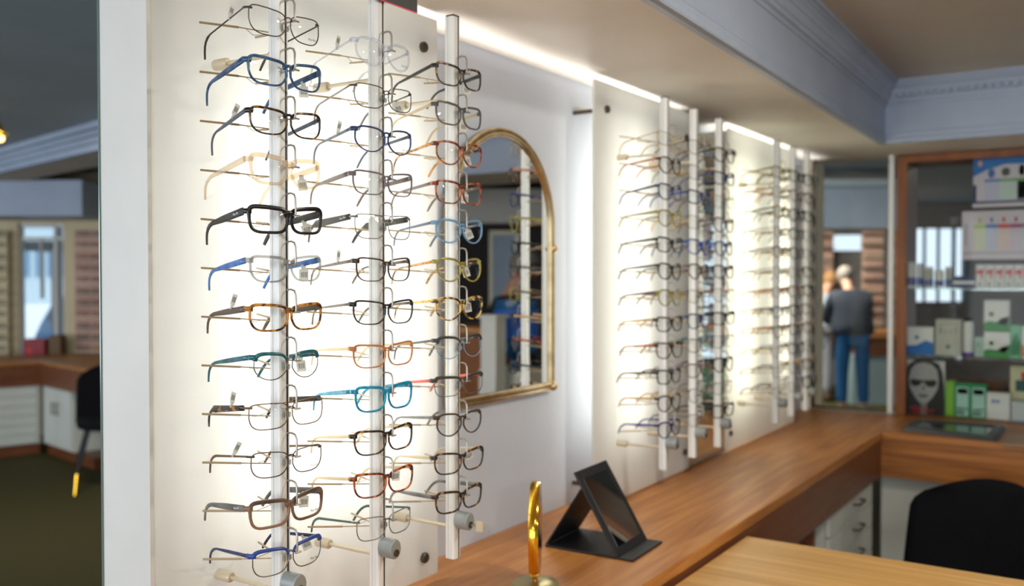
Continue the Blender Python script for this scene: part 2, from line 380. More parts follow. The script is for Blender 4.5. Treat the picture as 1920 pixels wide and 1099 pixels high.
MB().tube(loop(.016, XM), .007, 10, closed=True).build('frame_rail', M_brass, am, smooth=True)
MB().tube(loop(.010, XM-.008), .008, 8, closed=True).build('frame_back', M_brass, am, smooth=True)
for (yy, zz) in ((y1m+.013, onx(1030, 466, XM).z), (y0m-.013, onx(1030, 466, XM).z), (y1m+.013, zb_m-.010), (y0m-.013, zb_m-.010)):
    MB().lathe((XM+.004, yy, zz), [(0, -.014), (.008, -.011), (.013, -.005), (.014, 0), (.013, .005), (.008, .011), (0, .014)], 14).build('frame_knob', M_brass, am, smooth=True)

# ================================================================== POLES
ZB = H-.545; ZT = H+.49; XPOLE = -1.08; XB = -1.05
def yp(px): return onx(px, 500, XPOLE).y
ROWZ = [H+.381-.0729*i for i in range(12)]
def make_pole(label, y, group):
    r = thing('display_pole', label, 'display pole', (XPOLE, y, ZB), group)
    X, Y = XPOLE, y
    sec = [(-.009, -.010), (-.004, -.010), (-.003, -.008), (-.002, -.010), (.006, -.010), (.009, -.0085), (.0105, -.006), (.0105, .004), (.0085, .004), (.0085, .008), (.0105, .008), (.0105, .010), (-.009, .010)]
    MB().prism([(X+a, Y+b, ZB) for a, b in sec], (0, 0, ZT-ZB)).build('profile', M_alu, r)
    MB().box((X+.0086, Y+.0042, ZB), (X+.0102, Y+.0078, ZT)).build('slot_strip', M_slot, r)
    MB().box((X-.008, Y-.009, ZT+.0003), (X+.010, Y+.0095, ZT+.003)).build('end_cap', M_blackp, r)
    for zz in (H-.485, H+.335):
        m = MB().tube([(X-.0095, Y, zz), (XP+.03, Y, zz)], .0035, 10).build('mount_rod', M_beige, r, smooth=True)
        MB().lathe((XP+.002, Y, zz), [(0, 0), (.009, 0), (.009, .028), (.007, .031), (.0038, .031)], 16, (1, 0, 0)).build('rod_collar', M_beige if zz > H else M_beige, m, smooth=True)
    zl = H-.470
    l = MB()
    pr = [(Y+.0015+.014*math.cos(a), zl+.017*max(-1, min(1, math.sin(a)*1.0))) for a in [2*PI*i/24 for i in range(24)]]
    l.prism([(X+.011, a, b) for a, b in pr], (.030, 0, 0))
    lb = l.build('lock_box', M_alug, r, smooth=True, bevel=.002)
    MB().lathe((X+.0412, Y+.0015, zl-.006), [(0, 0), (.0062, 0), (.0062, .002), (.004, .003), (0, .003)], 14, (1, 0, 0)).build('key_lock', M_steeld, lb, smooth=True)
    for zi, z in enumerate(ROWZ):
        dz = -.0024*zi
        h = MB()
        h.tube([(X+.0100, Y+.006, z+.033), (X+.020, Y+.006, z+.034), (X+.027, Y+.006, z+.032), (X+.0300, Y+.006, z+.026), (X+.0305, Y+.006, z+.004), (X+.0300, Y+.006, z+.0005)], .0017, 6)
        h.tube([(X+.012, Y+.004, z-.0003), (X+.022, Y+.004, z-.0006), (X+.034, Y+.006, z-.0006)], .0013, 6)
        h.tube([(X+.0335, Y+.000, z-.0006), (X+.0335, Y+.011, z-.0006)], .0016, 6)
        h.build('bridge_hook', M_steel, r, smooth=True)
        a = MB()
        for sg in (-1, 1):
            a.tube([(X-.009, Y+sg*.006, z-.014), (X-.055, Y+sg*.028, z-.004+dz*.5)], .0010, 5)
            a.tube([(X-.055, Y+sg*.028, z-.004+dz*.5), (X-.112, Y+sg*.055, z+.006+dz)], .0018, 5)
        a.tube([(X-.045, Y-.024, z-.006+dz*.4), (X-.055, Y, z-.010+dz*.5), (X-.045, Y+.024, z-.006+dz*.4)], .0006, 4)
        a.build('temple_rest', M_bronze, r)
    return r
P1, P2, P3 = yp(523), yp(706), yp(848)
PY = [P1, P2, P3, yp(1245), yp(1300), yp(1347), yp(1455), yp(1485), yp(1511)]
plab = ['tall aluminium display pole nearest the camera', 'aluminium display pole under the dark header sign, second from the camera', 'aluminium display pole just left of the arched mirror',
        'aluminium display pole just right of the arched mirror, first of the middle rack', 'middle aluminium pole of the middle rack', 'last aluminium pole of the middle rack, before the narrow mirror strip end',
        'first aluminium pole of the far blurred rack', 'second aluminium pole of the far blurred rack', 'last aluminium pole of the far rack, beside the corner glass pane']
pole0 = make_pole(plab[0], PY[0], 'aluminium poles holding eyeglasses'); reg(pole0)
poles = [pole0]
for i in range(1, 9):
    c = copy_tree(pole0); c.location.y = PY[i]; c['label'] = plab[i]; poles.append(c)
    if i in (4, 5, 7, 8):
        pass
# key hanging tab by the third pole
kt = thing('key_tag', 'small beige key tab in the lock of the third pole', 'key', (XPOLE+.0445, P3+.0015, H-.476))
MB().box((XPOLE+.0445, P3, H-.478), (XPOLE+.055, P3+.003, H-.474)).build('key_blade', M_steel, kt)
MB().box((XPOLE+.055, P3-.0005, H-.486), (XPOLE+.070, P3+.0035, H-.466)).build('key_head', M_beige, kt, bevel=.001)

# ================================================================== EYEGLASSES
def sgn(v): return 1 if v >= 0 else -1
def lens_outline(a, b, p, taper, lift, n):
    pts = []
    for i in range(n):
        th = 2*PI*i/n; c, s_ = math.cos(th), math.sin(th)
        pp_ = p*1.55 if s_ > 0 else p*.88
        x = a*sgn(c)*abs(c)**(2/pp_); z = b*sgn(s_)*abs(s_)**(2/pp_)
        k = -z/b
        if k > 0: x *= 1-taper*k*(1.0 if x > 0 else 1.35)
        if x < 0 and z > 0: z -= b*.10*(x/a)**2
        z += 1.5*lift*(x/a) if z > 0 else lift*.3*(x/a)
        pts.append((x, z))
    return pts
LENS_TXT = None
def offs(pts, d):
    n = len(pts); out = []
    for i in range(n):
        x0, z0 = pts[i-1]; x1, z1 = pts[(i+1) % n]; tx, tz = x1-x0, z1-z0; L = math.hypot(tx, tz) or 1
        out.append((pts[i][0]+tz/L*d, pts[i][1]-tx/L*d))
    return out
def glasses_meshes(spec, res=36):
    """returns dict of meshes in local space: x along the front, y towards the wall, z up; origin on the bridge"""
    st = spec['st']; a, b, p, tp, lf = spec['sh']; wr = (spec.get('w', .0022)*.88 if st == 'full' else .0009)
    gap = .0072 if st != 'full' else .0066
    Fm, Tm = A[spec['c']], A[spec['t']]; Rm = A[spec.get('rim', spec['c'])]
    out = {}
    zc = -.0090; cx = gap+wr+a
    wrap = lambda x: 2.1*x*x
    a, b, p = a*1.12, b*.93, (p*1.28 if p > 2.45 else p)
    base = lens_outline(a, b, p, tp, lf, res)
    fr = MB()
    hx = 0; hz = 0
    for sg in (-1, 1):
        o = [(sg*(cx+x), zc+z) for x, z in base]
        if sg < 0: o = o[::-1]
        path = [(x, wrap(x), z) for x, z in o]
        cl = []
        # rim: elliptical section, wider at the top for full rims
        m = 8; vs = []; fs = []; n = len(path); nr = offs([(x, z) for x, _, z in path], 1)
        for i in range(n):
            x, y, z = path[i]; nx, nz = nr[i][0]-x, nr[i][1]-z
            upk = max(0, (z-zc)/b)
            if st == 'full': ww = wr*(1+.5*upk); dd = .0019
            elif st == 'brow': ww = wr; dd = .0009
            else: ww = wr; dd = .0010
            for k in range(m):
                q = 2*PI*(k+.5)/m; cq, sq = math.cos(q), math.sin(q)
                if st == 'full': cq = sgn(cq)*abs(cq)**.6; sq = sgn(sq)*abs(sq)**.6
                vs.append((x+nx*(ww+cq*ww), y+sq*dd, z+nz*(ww+cq*ww)))
        for i in range(n):
            j = (i+1) % n
            for k in range(m):
                l = (k+1) % m; fs.append((i*m+k, j*m+k, j*m+l, i*m+l))
        fr.mat(Rm if st == 'brow' else Fm).add(vs, fs)
        if st == 'brow':      # heavy top bar
            top = sorted([(x, z) for x, z in o if z > zc+b*.28], key=lambda q: q[0]*sg)
            pth = [(x, wrap(x)-.0005, z+.0015) for x, z in top]
            rr = [.0018+.0022*k/(len(pth)-1) for k in range(len(pth))]
            fr.mat(Fm).tube(pth, rr, 8, up=(0, 0, 1), r2=.0024)
        # lens
        ls = MB(); nl = len(path)
        inner = [(x, y, z) for x, y, z in path]
        ym_ = wrap(cx); lv = []
        for f_ in (1, .7, .38):       # domed lens: rings with a spherical sag
            for x, y, z in inner:
                rr_ = (x-sg*cx)**2+(z-zc)**2
                lv.append((sg*cx+(x-sg*cx)*f_, ym_+(y-ym_)*f_-rr_*(1-f_*f_)/.24, zc+(z-zc)*f_))
        lv.append((sg*cx, ym_-.0026, zc))
        lf_ = [(k*nl+i, k*nl+(i+1) % nl, (k+1)*nl+(i+1) % nl, (k+1)*nl+i) for k in range(2) for i in range(nl)] + [(2*nl+i, 2*nl+(i+1) % nl, 3*nl) for i in range(nl)]
        ls.add(lv, lf_)
        out['lens%d' % sg] = (ls.mesh('lens', smooth=True), M_lens)
        # end piece
        hx = cx+a+wr*2; hz = zc+b*spec.get('hz', .84)
        ex = hx+.0018
        er = .0042 if st != 'metal' else .0018
        if spec.get('slim'): er = .0028
        fr.mat(Fm).tube([(sg*(hx-.006), wrap(hx-.006)-.0002, hz-.0002), (sg*(hx-.001), wrap(hx)+.0002, hz), (sg*ex, wrap(hx)+.004, hz), (sg*ex, wrap(hx)+.009, hz)], er, 8, up=(0, 0, 1), r2=.0018)
    # bridge
    zbm = zc+b*(.58 if st == 'full' else .50)
    if st == 'full':
        bp_ = [(-gap-.003, wrap(gap), zbm-.001), (-gap*.6, -.0006, zbm+.0022), (0, -.0012, zbm+.003), (gap*.6, -.0006, zbm+.0022), (gap+.003, wrap(gap), zbm-.001)]
        fr.mat(Fm).tube(bp_, [wr*2.4, wr*1.8, wr*1.6, wr*1.8, wr*2.4], 8, up=(0, 0, 1), r2=.0019)
    else:
        bp_ = [(-gap-.001, 0, zbm-.001), (-gap*.6, -.001, zbm+.0018), (0, -.0015, zbm+.0028), (gap*.6, -.001, zbm+.0018), (gap+.001, 0, zbm-.001)]
        fr.mat(Rm if st == 'brow' else Fm).tube(bp_, .0011, 6, up=(0, 0, 1))
        if spec.get('double'):
            fr.tube([(-cx*.75, wrap(cx*.7), zc+b*.97), (0, 0, zc+b*1.0), (cx*.75, wrap(cx*.7), zc+b*.97)], .0007, 6)
        for sg in (-1, 1):
            fr.mat(Fm).tube([(sg*(gap+.0005), .001, zc+.004), (sg*(gap-.002), .006, zc+.002), (sg*(gap-.001), .008, zc-.001)], .0004, 4)
            fr.mat(A['greyc']).lathe((sg*(gap-.002), .0085, zc-.002), [(0, -.0045), (.0018, -.003), (.0024, 0), (.0018, .003), (0, .0045)], 8)
    out['frame'] = (fr.mesh('front_frame', smooth=True), None)
    # temples
    drop = spec.get('drop', .15); inn = spec.get('inn', .09)
    h0 = spec.get('h', .0052 if st == 'full' else .0030 if st == 'brow' else .0011)
    for sg in (-1, 1):
        t = MB(); y0 = wrap(hx)+.007; x0 = sg*ex
        L = .097; pts = []; hh = []; tt = []
        for k in range(7):
            s_ = k/6; pts.append((x0-sg*inn*L*s_, y0+L*s_, hz-drop*L*s_))
            hh.append(h0*(1-.05*s_)*(1 if s_ < .6 else 1-.9*(s_-.6)) if st != 'metal' else h0*(1+.4*s_)); tt.append(.0013 if st != 'metal' else .0008)
        px_, py_, pz_ = pts[-1]
        for k in range(1, 6):
            ang = math.radians(14*k if k < 4 else 48+5*(k-3)); dl = .0085 if k < 5 else .010
            py_ += dl*math.cos(ang+drop); pz_ -= dl*math.sin(ang+drop); px_ -= sg*.0010*k*.5
            pts.append((px_, py_, pz_)); hh.append(max(.0024, h0*.62)); tt.append(.0016)
        hh[-1] *= .8
        t.tube(pts, hh, 8, up=(0, .3, 1), r2=tt)
        tm = t.mesh('temple', smooth=True)
        out['temple%d' % sg] = (tm, Tm)
    out['hinge'] = (ex, hz, wrap(hx)+.007, drop, inn, h0)
    return out
TXT_LENS = text_mesh('Ray-Ban', .0050, .0001, shear=.3); TXT_LENS.materials.clear(); TXT_LENS.materials.append(M_greyink)
TXT_TEMP = text_mesh('Ray-Ban', .0048, .0001, shear=.3); TXT_TEMP.materials.clear(); TXT_TEMP.materials.append(M_whiteink)
tagm = MB()
tagm.mat(M_paper).box((-.0045, -.0003, .004), (.0045, .0003, .021)).box((-.0022, -.0011, -.003), (.0022, .0011, .005))
TAG = tagm.mesh('price_tag')
TAG.materials.clear(); TAG.materials.append(translucent('tag_paper', (.85, .85, .83), (.85, .85, .83), .55))
bc = MB()
for k, wd in enumerate((.5, .9, .4, .7, .4, 1.0, .5)): bc.box((-.0032+k*.00092, -.00045, .0085), (-.0032+k*.00092+.0005*wd, .00045, .0165))
BAR = bc.mesh('barcode')
BAR.materials.append(M_greyink)
CACHE = {}
def mkobj(name, me, parent, m=None):
    if m is not None and not me.materials: me.materials.append(m)
    o = bpy.data.objects.new(name, me); C.objects.link(o); o.parent = parent; return o
def place_glasses(spec, y, z, label, group, rx=0, ry=0, rz=0, res=36, mark=False, near=True, x=XB-.005, yaw=7):
    key = str(sorted(spec.items()))+str(res)
    if key not in CACHE: CACHE[key] = glasses_meshes(spec, res)
    g = CACHE[key]
    r = thing('eyeglasses', label, 'eyeglasses', (x, y, z+.001), group)
    r.rotation_euler = (math.radians(rx), math.radians(ry), PI/2-math.radians(yaw)+math.radians(rz))
    mkobj('front_frame', g['frame'][0], r)
    for sg in (-1, 1):
        me, m = g['lens%d' % sg]; mkobj('lens', me, r, m)
        me, m = g['temple%d' % sg]; mkobj('temple', me, r, m)
    ex, hz, y0, drop, inn, h0 = g['hinge']
    tg = spec.get('tag', 0)
    if tg and near:
        sg = -1 if tg > 0 else 1
        ty = .040 if tg > 0 else .034
        o = mkobj('price_tag', TAG, r); b = mkobj('barcode', BAR, o)
        o.location = (sg*(ex-inn*ty), y0+ty, hz-drop*ty + (h0 if tg > 0 else -h0))
        if tg < 0: o.scale = (1.7, 1, 1.05)
        o.rotation_euler = (math.radians(random.uniform(-12, 12)), math.radians(random.uniform(10, 28) if tg > 0 else 180+random.uniform(-25, 5)), math.radians(8 if sg < 0 else -20))
    if mark and near:
        a, b_, p, tp, lf = spec['sh']
        o = mkobj('lens_lettering', TXT_LENS, r); cx = .010+a
        o.rotation_euler = (PI/2, 0, math.radians(2)); o.location = (cx+a*.38, 2.1*(cx+a*.38)**2-.0034, -.0075-b_*.62)
    if spec.get('logo') and near:
        o = mkobj('temple_lettering', TXT_TEMP, r)
        o.rotation_euler = (PI/2+0, 0, -PI/2); ty = .020
        mt = Matrix(((0, 0, -1), (-1, 0, 0), (0, 1, 0)))
        o.rotation_euler = mt.to_euler(); o.rotation_euler.rotate_axis('Z', math.radians(-8) * -1)
        o.location = (-(ex-inn*ty)-.0016, y0+ty, hz-drop*ty)
    return r
# outline presets: half width, half height, squareness, bottom taper, outer lift
RECT = (.0268, .0178, 3.3, .13, .0016); RECTN = (.0262, .0186, 3.0, .15, .0012); ROUND = (.0245, .0212, 2.25, .08, .0008)
PANTO = (.0248, .0205, 2.5, .16, .0012); BROW = (.0245, .0198, 2.5, .14, .0010); AVI = (.0275, .0212, 3.0, .12, .0003); WIDE = (.0272, .0165, 3.4, .10, .0014)
near1 = [
 (dict(st='metal', sh=(.0262, .0205, 2.7, .14, .0015), c='gunmetal', t='gunmetal', tag=1, w=.0008, drop=.22), 'thin gunmetal half-wire eyeglasses with an upright price tag, topmost on the nearest pole', -2),
 (dict(st='full', sh=(.0258, .0188, 3.0, .16, .0016), c='steelblue', t='steelblue', w=.0017, drop=.19, tag=-1), 'steel blue acetate eyeglasses with wide blue temples, near the top of the nearest pole', 0),
 (dict(st='full', sh=(.0246, .0186, 2.6, .13, .0014), c='tortdark', t='greyblue', w=.0014, h=.0036, drop=.19, tag=1), 'dark tortoiseshell eyeglasses with slate temples and an upright tag, third on the nearest pole', 0),
 (dict(st='full', sh=(.0244, .0186, 3.1, .14, .0012), c='beigec', t='beigec', w=.0026, h=.0050, drop=.17, tag=-1), 'chunky transparent beige crystal eyeglasses on the nearest pole', 0),
 (dict(st='full', sh=(.0252, .0170, 3.6, .09, .0010), c='black', t='mattblack', w=.0026, h=.0062, drop=.13, logo=1, tag=-1), 'thick glossy black rectangular eyeglasses with white lettering on the temple', 0),
 (dict(st='full', sh=(.0252, .0180, 3.0, .16, .0010), c='greyc', t='blue', w=.0016, h=.0050, drop=.11, tag=-1), 'clear grey eyeglasses with bright blue temples on the nearest pole', 0),
 (dict(st='full', sh=(.0256, .0184, 3.0, .14, .0010), c='tortamber', t='brown', w=.0018, h=.0052, drop=.08, tag=1), 'amber tortoiseshell eyeglasses with matt brown temples, middle of the nearest pole', 0),
 (dict(st='brow', sh=(.0240, .0196, 2.4, .12, .0008), c='teal', t='teal', rim='silver', w=.0006, h=.0042, drop=.08, tag=-1), 'teal browline eyeglasses with thin metal lower rims', 0),
 (dict(st='metal', sh=(.0268, .0196, 3.0, .10, .0004), c='bronze', t='tortdark', w=.0006, h=.0044, drop=.02, double=1, tag=1), 'thin bronze wire eyeglasses with double bridge and tortoiseshell temples', 2),
 (dict(st='metal', sh=(.0256, .0192, 2.7, .12, .0010), c='gunmetal', t='bronze', w=.0006, h=.0016, drop=.02, tag=1), 'slim steel wire eyeglasses with thin bronze temples and a tag, tenth on the nearest pole', 2),
 (dict(st='full', sh=(.0262, .0178, 3.5, .10, .0012), c='hornbrown', t='smokegrey', w=.0024, h=.0054, drop=-.02, logo=1, tag=-1), 'thick brown horn rectangular eyeglasses with grey temples, low on the nearest pole', 2),
 (dict(st='brow', sh=(.0252, .0196, 2.6, .12, .0010), c='royal', t='navy', rim='silver', w=.0006, h=.0030, drop=.0, tag=-1), 'royal blue browline eyeglasses, lowest on the nearest pole', 2),
]
near2 = [
 (dict(st='full', sh=ROUND, c='clearc', t='clearc', w=.0018, h=.0020, drop=.20, tag=1), 'colourless clear crystal round eyeglasses, topmost under the header sign', 0),
 (dict(st='metal', sh=(.0250, .0200, 2.8, .10, .0008), c='gunmetal', t='silver', w=.0007, h=.0014, drop=.17, tag=-1), 'fine dark wire eyeglasses, second from top under the header sign', 0),
 (dict(st='full', sh=(.0248, .0206, 2.3, .10, .0010), c='navy', t='greyblue', w=.0012, h=.0028, drop=.16, tag=1), 'round navy eyeglasses with slate temples and a tag', 0),
 (dict(st='full', sh=(.0268, .0190, 3.2, .14, .0012), c='mauve', t='taupe', w=.0012, h=.0044, drop=.14), 'slim mauve grey rectangular eyeglasses on the second pole', 0),
 (dict(st='metal', sh=(.0262, .0208, 3.0, .10, .0004), c='silver', t='mattblack', w=.0006, h=.0052, drop=.08, double=1, logo=1), 'square steel wire eyeglasses with double bridge and black temples', 0),
 (dict(st='full', sh=(.0250, .0192, 2.9, .12, .0012), c='darkbrown', t='taupe', w=.0011, h=.0030, drop=.10, tag=1), 'thin dark brown eyeglasses with taupe temples and an upright tag', 0),
 (dict(st='full', sh=(.0262, .0192, 2.9, .16, .0014), c='black', t='taupe', w=.0013, h=.0026, drop=.08), 'slim black eyeglasses with thin taupe temples on the second pole', 0),
 (dict(st='full', sh=(.0264, .0186, 3.1, .14, .0012), c='orange', t='sandc', w=.0014, h=.0030, drop=.06), 'orange-brown eyeglasses with pale temples on the second pole', 0),
 (dict(st='full', sh=(.0244, .0196, 3.0, .14, .0012), c='turquoise', t='turquoise', w=.0020, h=.0042, drop=.06, logo=1), 'vivid turquoise acetate eyeglasses on the second pole', 1),
 (dict(st='full', sh=(.0262, .0192, 3.0, .14, .0016), c='tortdark', t='sandc', w=.0016, h=.0030, drop=.02), 'dark tortoiseshell eyeglasses with sand temples below the turquoise pair', 2),
 (dict(st='full', sh=(.0262, .0192, 3.0, .15, .0016), c='tortred', t='sandc', w=.0016, h=.0030, drop=.02, tag=-1), 'red tortoiseshell square eyeglasses, second from bottom on the second pole', 2),
 (dict(st='metal', sh=(.0252, .0196, 3.0, .12, .0008), c='silver', t='green', w=.0006, h=.0018, drop=.02), 'fine silver wire eyeglasses with green temples, lowest on the second pole', 2),
]
near3 = [
 (dict(st='full', sh=(.0250, .0188, 3.0, .16, .0014), c='tortdark', t='mattblack', w=.0016, h=.0036, drop=.18, tag=-1), 'black tortoiseshell eyeglasses with black temples, topmost left of the arched mirror', 0),
 (dict(st='full', sh=(.0252, .0196, 2.8, .12, .0012), c='smokec', t='sandc', w=.0016, h=.0028, drop=.16, tag=-1), 'smoke grey crystal eyeglasses with pale temples on the third pole', 0),
 (dict(st='full', sh=(.0240, .0208, 2.3, .10, .0008), c='tortred', t='tortamber', w=.0016, h=.0028, drop=.16, tag=-1), 'round red tortoiseshell eyeglasses at the top edge of the arched mirror', 0),
 (dict(st='full', sh=(.0252, .0200, 2.8, .12, .0012), c='tortred', t='taupe', w=.0016, h=.0032, drop=.14, tag=-1), 'red tortoiseshell eyeglasses with taupe temples on the third pole', 0),
 (dict(st='full', sh=(.0240, .0206, 2.3, .12, .0012), c='bluec', t='greyblue', w=.0018, h=.0028, drop=.11, tag=-1), 'see-through blue round eyeglasses with a tag on the third pole', 0),
 (dict(st='full', sh=(.0244, .0208, 2.3, .12, .0012), c='olive', t='tortamber', w=.0016, h=.0028, drop=.09, tag=-1), 'olive yellow round eyeglasses with tortoiseshell temples', 0),
 (dict(st='full', sh=(.0240, .0206, 2.3, .12, .0012), c='tortyel', t='tortyel', w=.0016, h=.0026, drop=.07, tag=-1), 'yellow tortoiseshell round eyeglasses on the third pole', 0),
 (dict(st='brow', sh=(.0244, .0204, 2.4, .12, .0012), c='mattblack', t='smokec', rim='bluec', w=.0016, h=.0024, drop=.06), 'eyeglasses with dark top bar and clear blue lower rims', 0),
 (dict(st='brow', sh=(.0262, .0180, 3.2, .12, .0010), c='mattblack', t='red', rim='silver', w=.0005, h=.0030, drop=.04), 'black half-rim eyeglasses with coral red temples', 1),
 (dict(st='full', sh=(.0244, .0206, 2.3, .10, .0008), c='darkbrown', t='smokegrey', w=.0014, h=.0030, drop=.02), 'round dark brown eyeglasses, third from bottom on the third pole', 2),
 (dict(st='full', sh=(.0256, .0186, 3.0, .14, .0016), c='tortdark', t='sandc', w=.0016, h=.0028, drop=.02, tag=-1), 'dark tortoiseshell rectangular eyeglasses with clear temples and white tag', 2),
 (dict(st='full', sh=(.0258, .0188, 3.0, .12, .0014), c='tortdark', t='smokegrey', w=.0018, h=.0044, drop=-.02), 'dark tortoiseshell eyeglasses with grey temples, lowest on the third pole', 2),
]
random.seed(11)
gname = ['eyeglasses on the nearest pole', 'eyeglasses on the second pole', 'eyeglasses on the third pole']
for pi, rows in enumerate((near1, near2, near3)):
    for i, (sp, lab, ry) in enumerate(rows):
        sp['drop'] = sp.get('drop', .15)+(0, 0, 0, 0, 0, .02, .03, .05, .09, .10, .10, .09)[i]
        place_glasses(sp, PY[pi]-.002, ROWZ[i]-.0005, lab, gname[pi], rx=random.uniform(-1.5, 1.5), ry=random.uniform(-1, 1)*.9, rz=random.uniform(-2.5, 2.5),
                      mark=(pi == 0 or (pi == 1 and i in (0, 2, 3))))
order = ['topmost', 'second from top', 'third from top', 'fourth from top', 'fifth from top', 'sixth from top', 'sixth from bottom', 'fifth from bottom', 'fourth from bottom', 'third from bottom', 'second from bottom', 'lowest']
farA = [('goldf', 'sandc', 'metal'), ('tortdark', 'orange', 'full'), ('navy', 'navy', 'full'), ('olive', 'olive', 'full'), ('black', 'black', 'full'), ('black', 'mattblack', 'full'), ('olive', 'brown', 'full'),
        ('black', 'tan', 'full'), ('tortdark', 'tortred', 'full'), ('black', 'black', 'full'), ('darkbrown', 'tan', 'full'), ('navy', 'royal', 'full')]
cn = {'goldf': 'gold', 'tortdark': 'dark tortoiseshell', 'navy': 'navy', 'olive': 'olive', 'black': 'black', 'darkbrown': 'dark brown', 'mauve': 'mauve', 'royal': 'royal blue', 'gunmetal': 'dark wire',
      'silver': 'silver wire', 'brown': 'brown', 'taupe': 'taupe', 'greyc': 'clear grey', 'tortamber': 'amber tortoiseshell', 'steelblue': 'steel blue', 'bronze': 'bronze wire', 'green': 'green', 'tan': 'tan', 'orange': 'orange-brown'}
farP = ['on the pole just right of the arched mirror', 'on the middle pole of the middle rack', 'on the last pole of the middle rack', 'on the first pole of the far rack', 'on the second pole of the far rack', 'on the pole beside the corner glass pane']
farG = ['eyeglasses on the fourth pole', 'eyeglasses on the fifth pole', 'eyeglasses on the sixth pole', 'eyeglasses on the seventh pole', 'eyeglasses on the eighth pole', 'eyeglasses on the ninth pole']
palB = [('gunmetal', 'gunmetal', 'metal'), ('silver', 'silver', 'metal'), ('navy', 'royal', 'full'), ('silver', 'tan', 'metal'), ('royal', 'navy', 'full'), ('brown', 'taupe', 'full'), ('gunmetal', 'brown', 'metal'),
        ('navy', 'greyblue', 'full'), ('greyc', 'green', 'full'), ('taupe', 'mauve', 'full'), ('gunmetal', 'silver', 'metal'), ('silver', 'gunmetal', 'metal')]
palC = [('darkbrown', 'mattblack', 'full'), ('navy', 'royal', 'full'), ('silver', 'bronze', 'metal'), ('brown', 'brown', 'full'), ('steelblue', 'royal', 'full'), ('black', 'navy', 'full'), ('gunmetal', 'tan', 'metal'),
        ('black', 'mattblack', 'full'), ('gunmetal', 'steelblue', 'metal'), ('black', 'black', 'full'), ('bronze', 'silver', 'metal'), ('black', 'mattblack', 'full')]
palD = [('olive', 'olive', 'full'), ('bronze', 'orange', 'metal'), ('olive', 'green', 'full'), ('gunmetal', 'bronze', 'metal'), ('brown', 'brown', 'full'), ('silver', 'silver', 'metal'), ('gunmetal', 'tortred', 'metal'), ('steelblue', 'mauve', 'full'),
        ('brown', 'orange', 'full'), ('bronze', 'olive', 'metal'), ('gunmetal', 'mattblack', 'metal'), ('silver', 'brown', 'metal')]
palE = [('black', 'mattblack', 'full'), ('taupe', 'taupe', 'full'), ('black', 'black', 'full'), ('darkbrown', 'brown', 'full'), ('black', 'tan', 'full'), ('gunmetal', 'silver', 'metal'), ('brown', 'orange', 'full'), ('darkbrown', 'darkbrown', 'full'),
        ('black', 'black', 'full'), ('black', 'navy', 'full'), ('gunmetal', 'gunmetal', 'metal'), ('silver', 'silver', 'metal')]
palF = [palE[(i*5+2) % 12] for i in range(12)]
shapes = [RECT, RECTN, PANTO]
for pi, pal in enumerate((farA, palB, palC, palD, palE, palF)):
    for i, (c_, t_, st) in enumerate(pal):
        sp = dict(st=st, sh=(ROUND if (i+pi) % 5 == 1 else shapes[(i+pi) % 3]), c=c_, t=t_, drop=.12-.004*i, w=(.0017 if st == 'full' else .0008), h=(.0034 if st == 'full' else .0016))
        if pi == 0 and i in (3, 10): sp['sh'] = ROUND
        place_glasses(sp, PY[3+pi]-.002, ROWZ[i]-.0005, '%s eyeglasses, %s %s' % (cn[c_], order[i], farP[pi]), farG[pi], rx=random.uniform(-2, 2), ry=random.uniform(-1, 1), rz=random.uniform(-4, 4), res=20, near=False)

# header sign above the second pole
hs = thing('header_sign', 'dark grey sign with white lettering on top of the second pole', 'sign', (XPOLE+.02, P2, H+.477))
ye = onx(783, 20, XPOLE+.02).y; zs = onx(783, 25, XPOLE+.02).z
MB().box((XPOLE+.0165, 2*P2-ye, zs+.0012), (XPOLE+.0195, ye, ZC-.004)).build('sign_board', pm('sign_grey', lin(62, 62, 64), .5), hs)
MB().box((XPOLE+.016, 2*P2-ye, zs), (XPOLE+.0200, ye, zs+.0012)).build('pink_edge', pm('sign_pink', lin(214, 60, 90), .5), hs)
text_obj('lettering', 'Ray-Ban', .034, M_whiteink, hs, (.0002, .004, .036), (0, 1, 0), (0, 0, 1), .0006, .3)

# ================================================================== COUNTER
ZK = .845
ctr = thing('counter', 'long L-shaped walnut counter running along the display wall and back corner', 'counter', (-1.08, 3.0, 0))
XF = -.848; YF = 4.06
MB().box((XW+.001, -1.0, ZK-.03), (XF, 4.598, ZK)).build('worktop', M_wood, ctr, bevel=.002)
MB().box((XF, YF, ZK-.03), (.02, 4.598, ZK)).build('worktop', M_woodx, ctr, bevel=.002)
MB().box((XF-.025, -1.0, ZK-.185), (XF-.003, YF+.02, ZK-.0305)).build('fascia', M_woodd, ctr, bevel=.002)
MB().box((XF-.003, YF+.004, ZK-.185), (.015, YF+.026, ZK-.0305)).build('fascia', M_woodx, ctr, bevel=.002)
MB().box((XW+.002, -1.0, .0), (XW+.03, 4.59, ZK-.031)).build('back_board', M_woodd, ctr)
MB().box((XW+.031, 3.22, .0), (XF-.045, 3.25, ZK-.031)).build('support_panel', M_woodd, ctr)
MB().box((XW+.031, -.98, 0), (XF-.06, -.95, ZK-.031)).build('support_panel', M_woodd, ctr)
MB().box((-.02, YF+.03, 0), (.01, 4.59, ZK-.031)).build('support_panel', M_woodd, ctr)
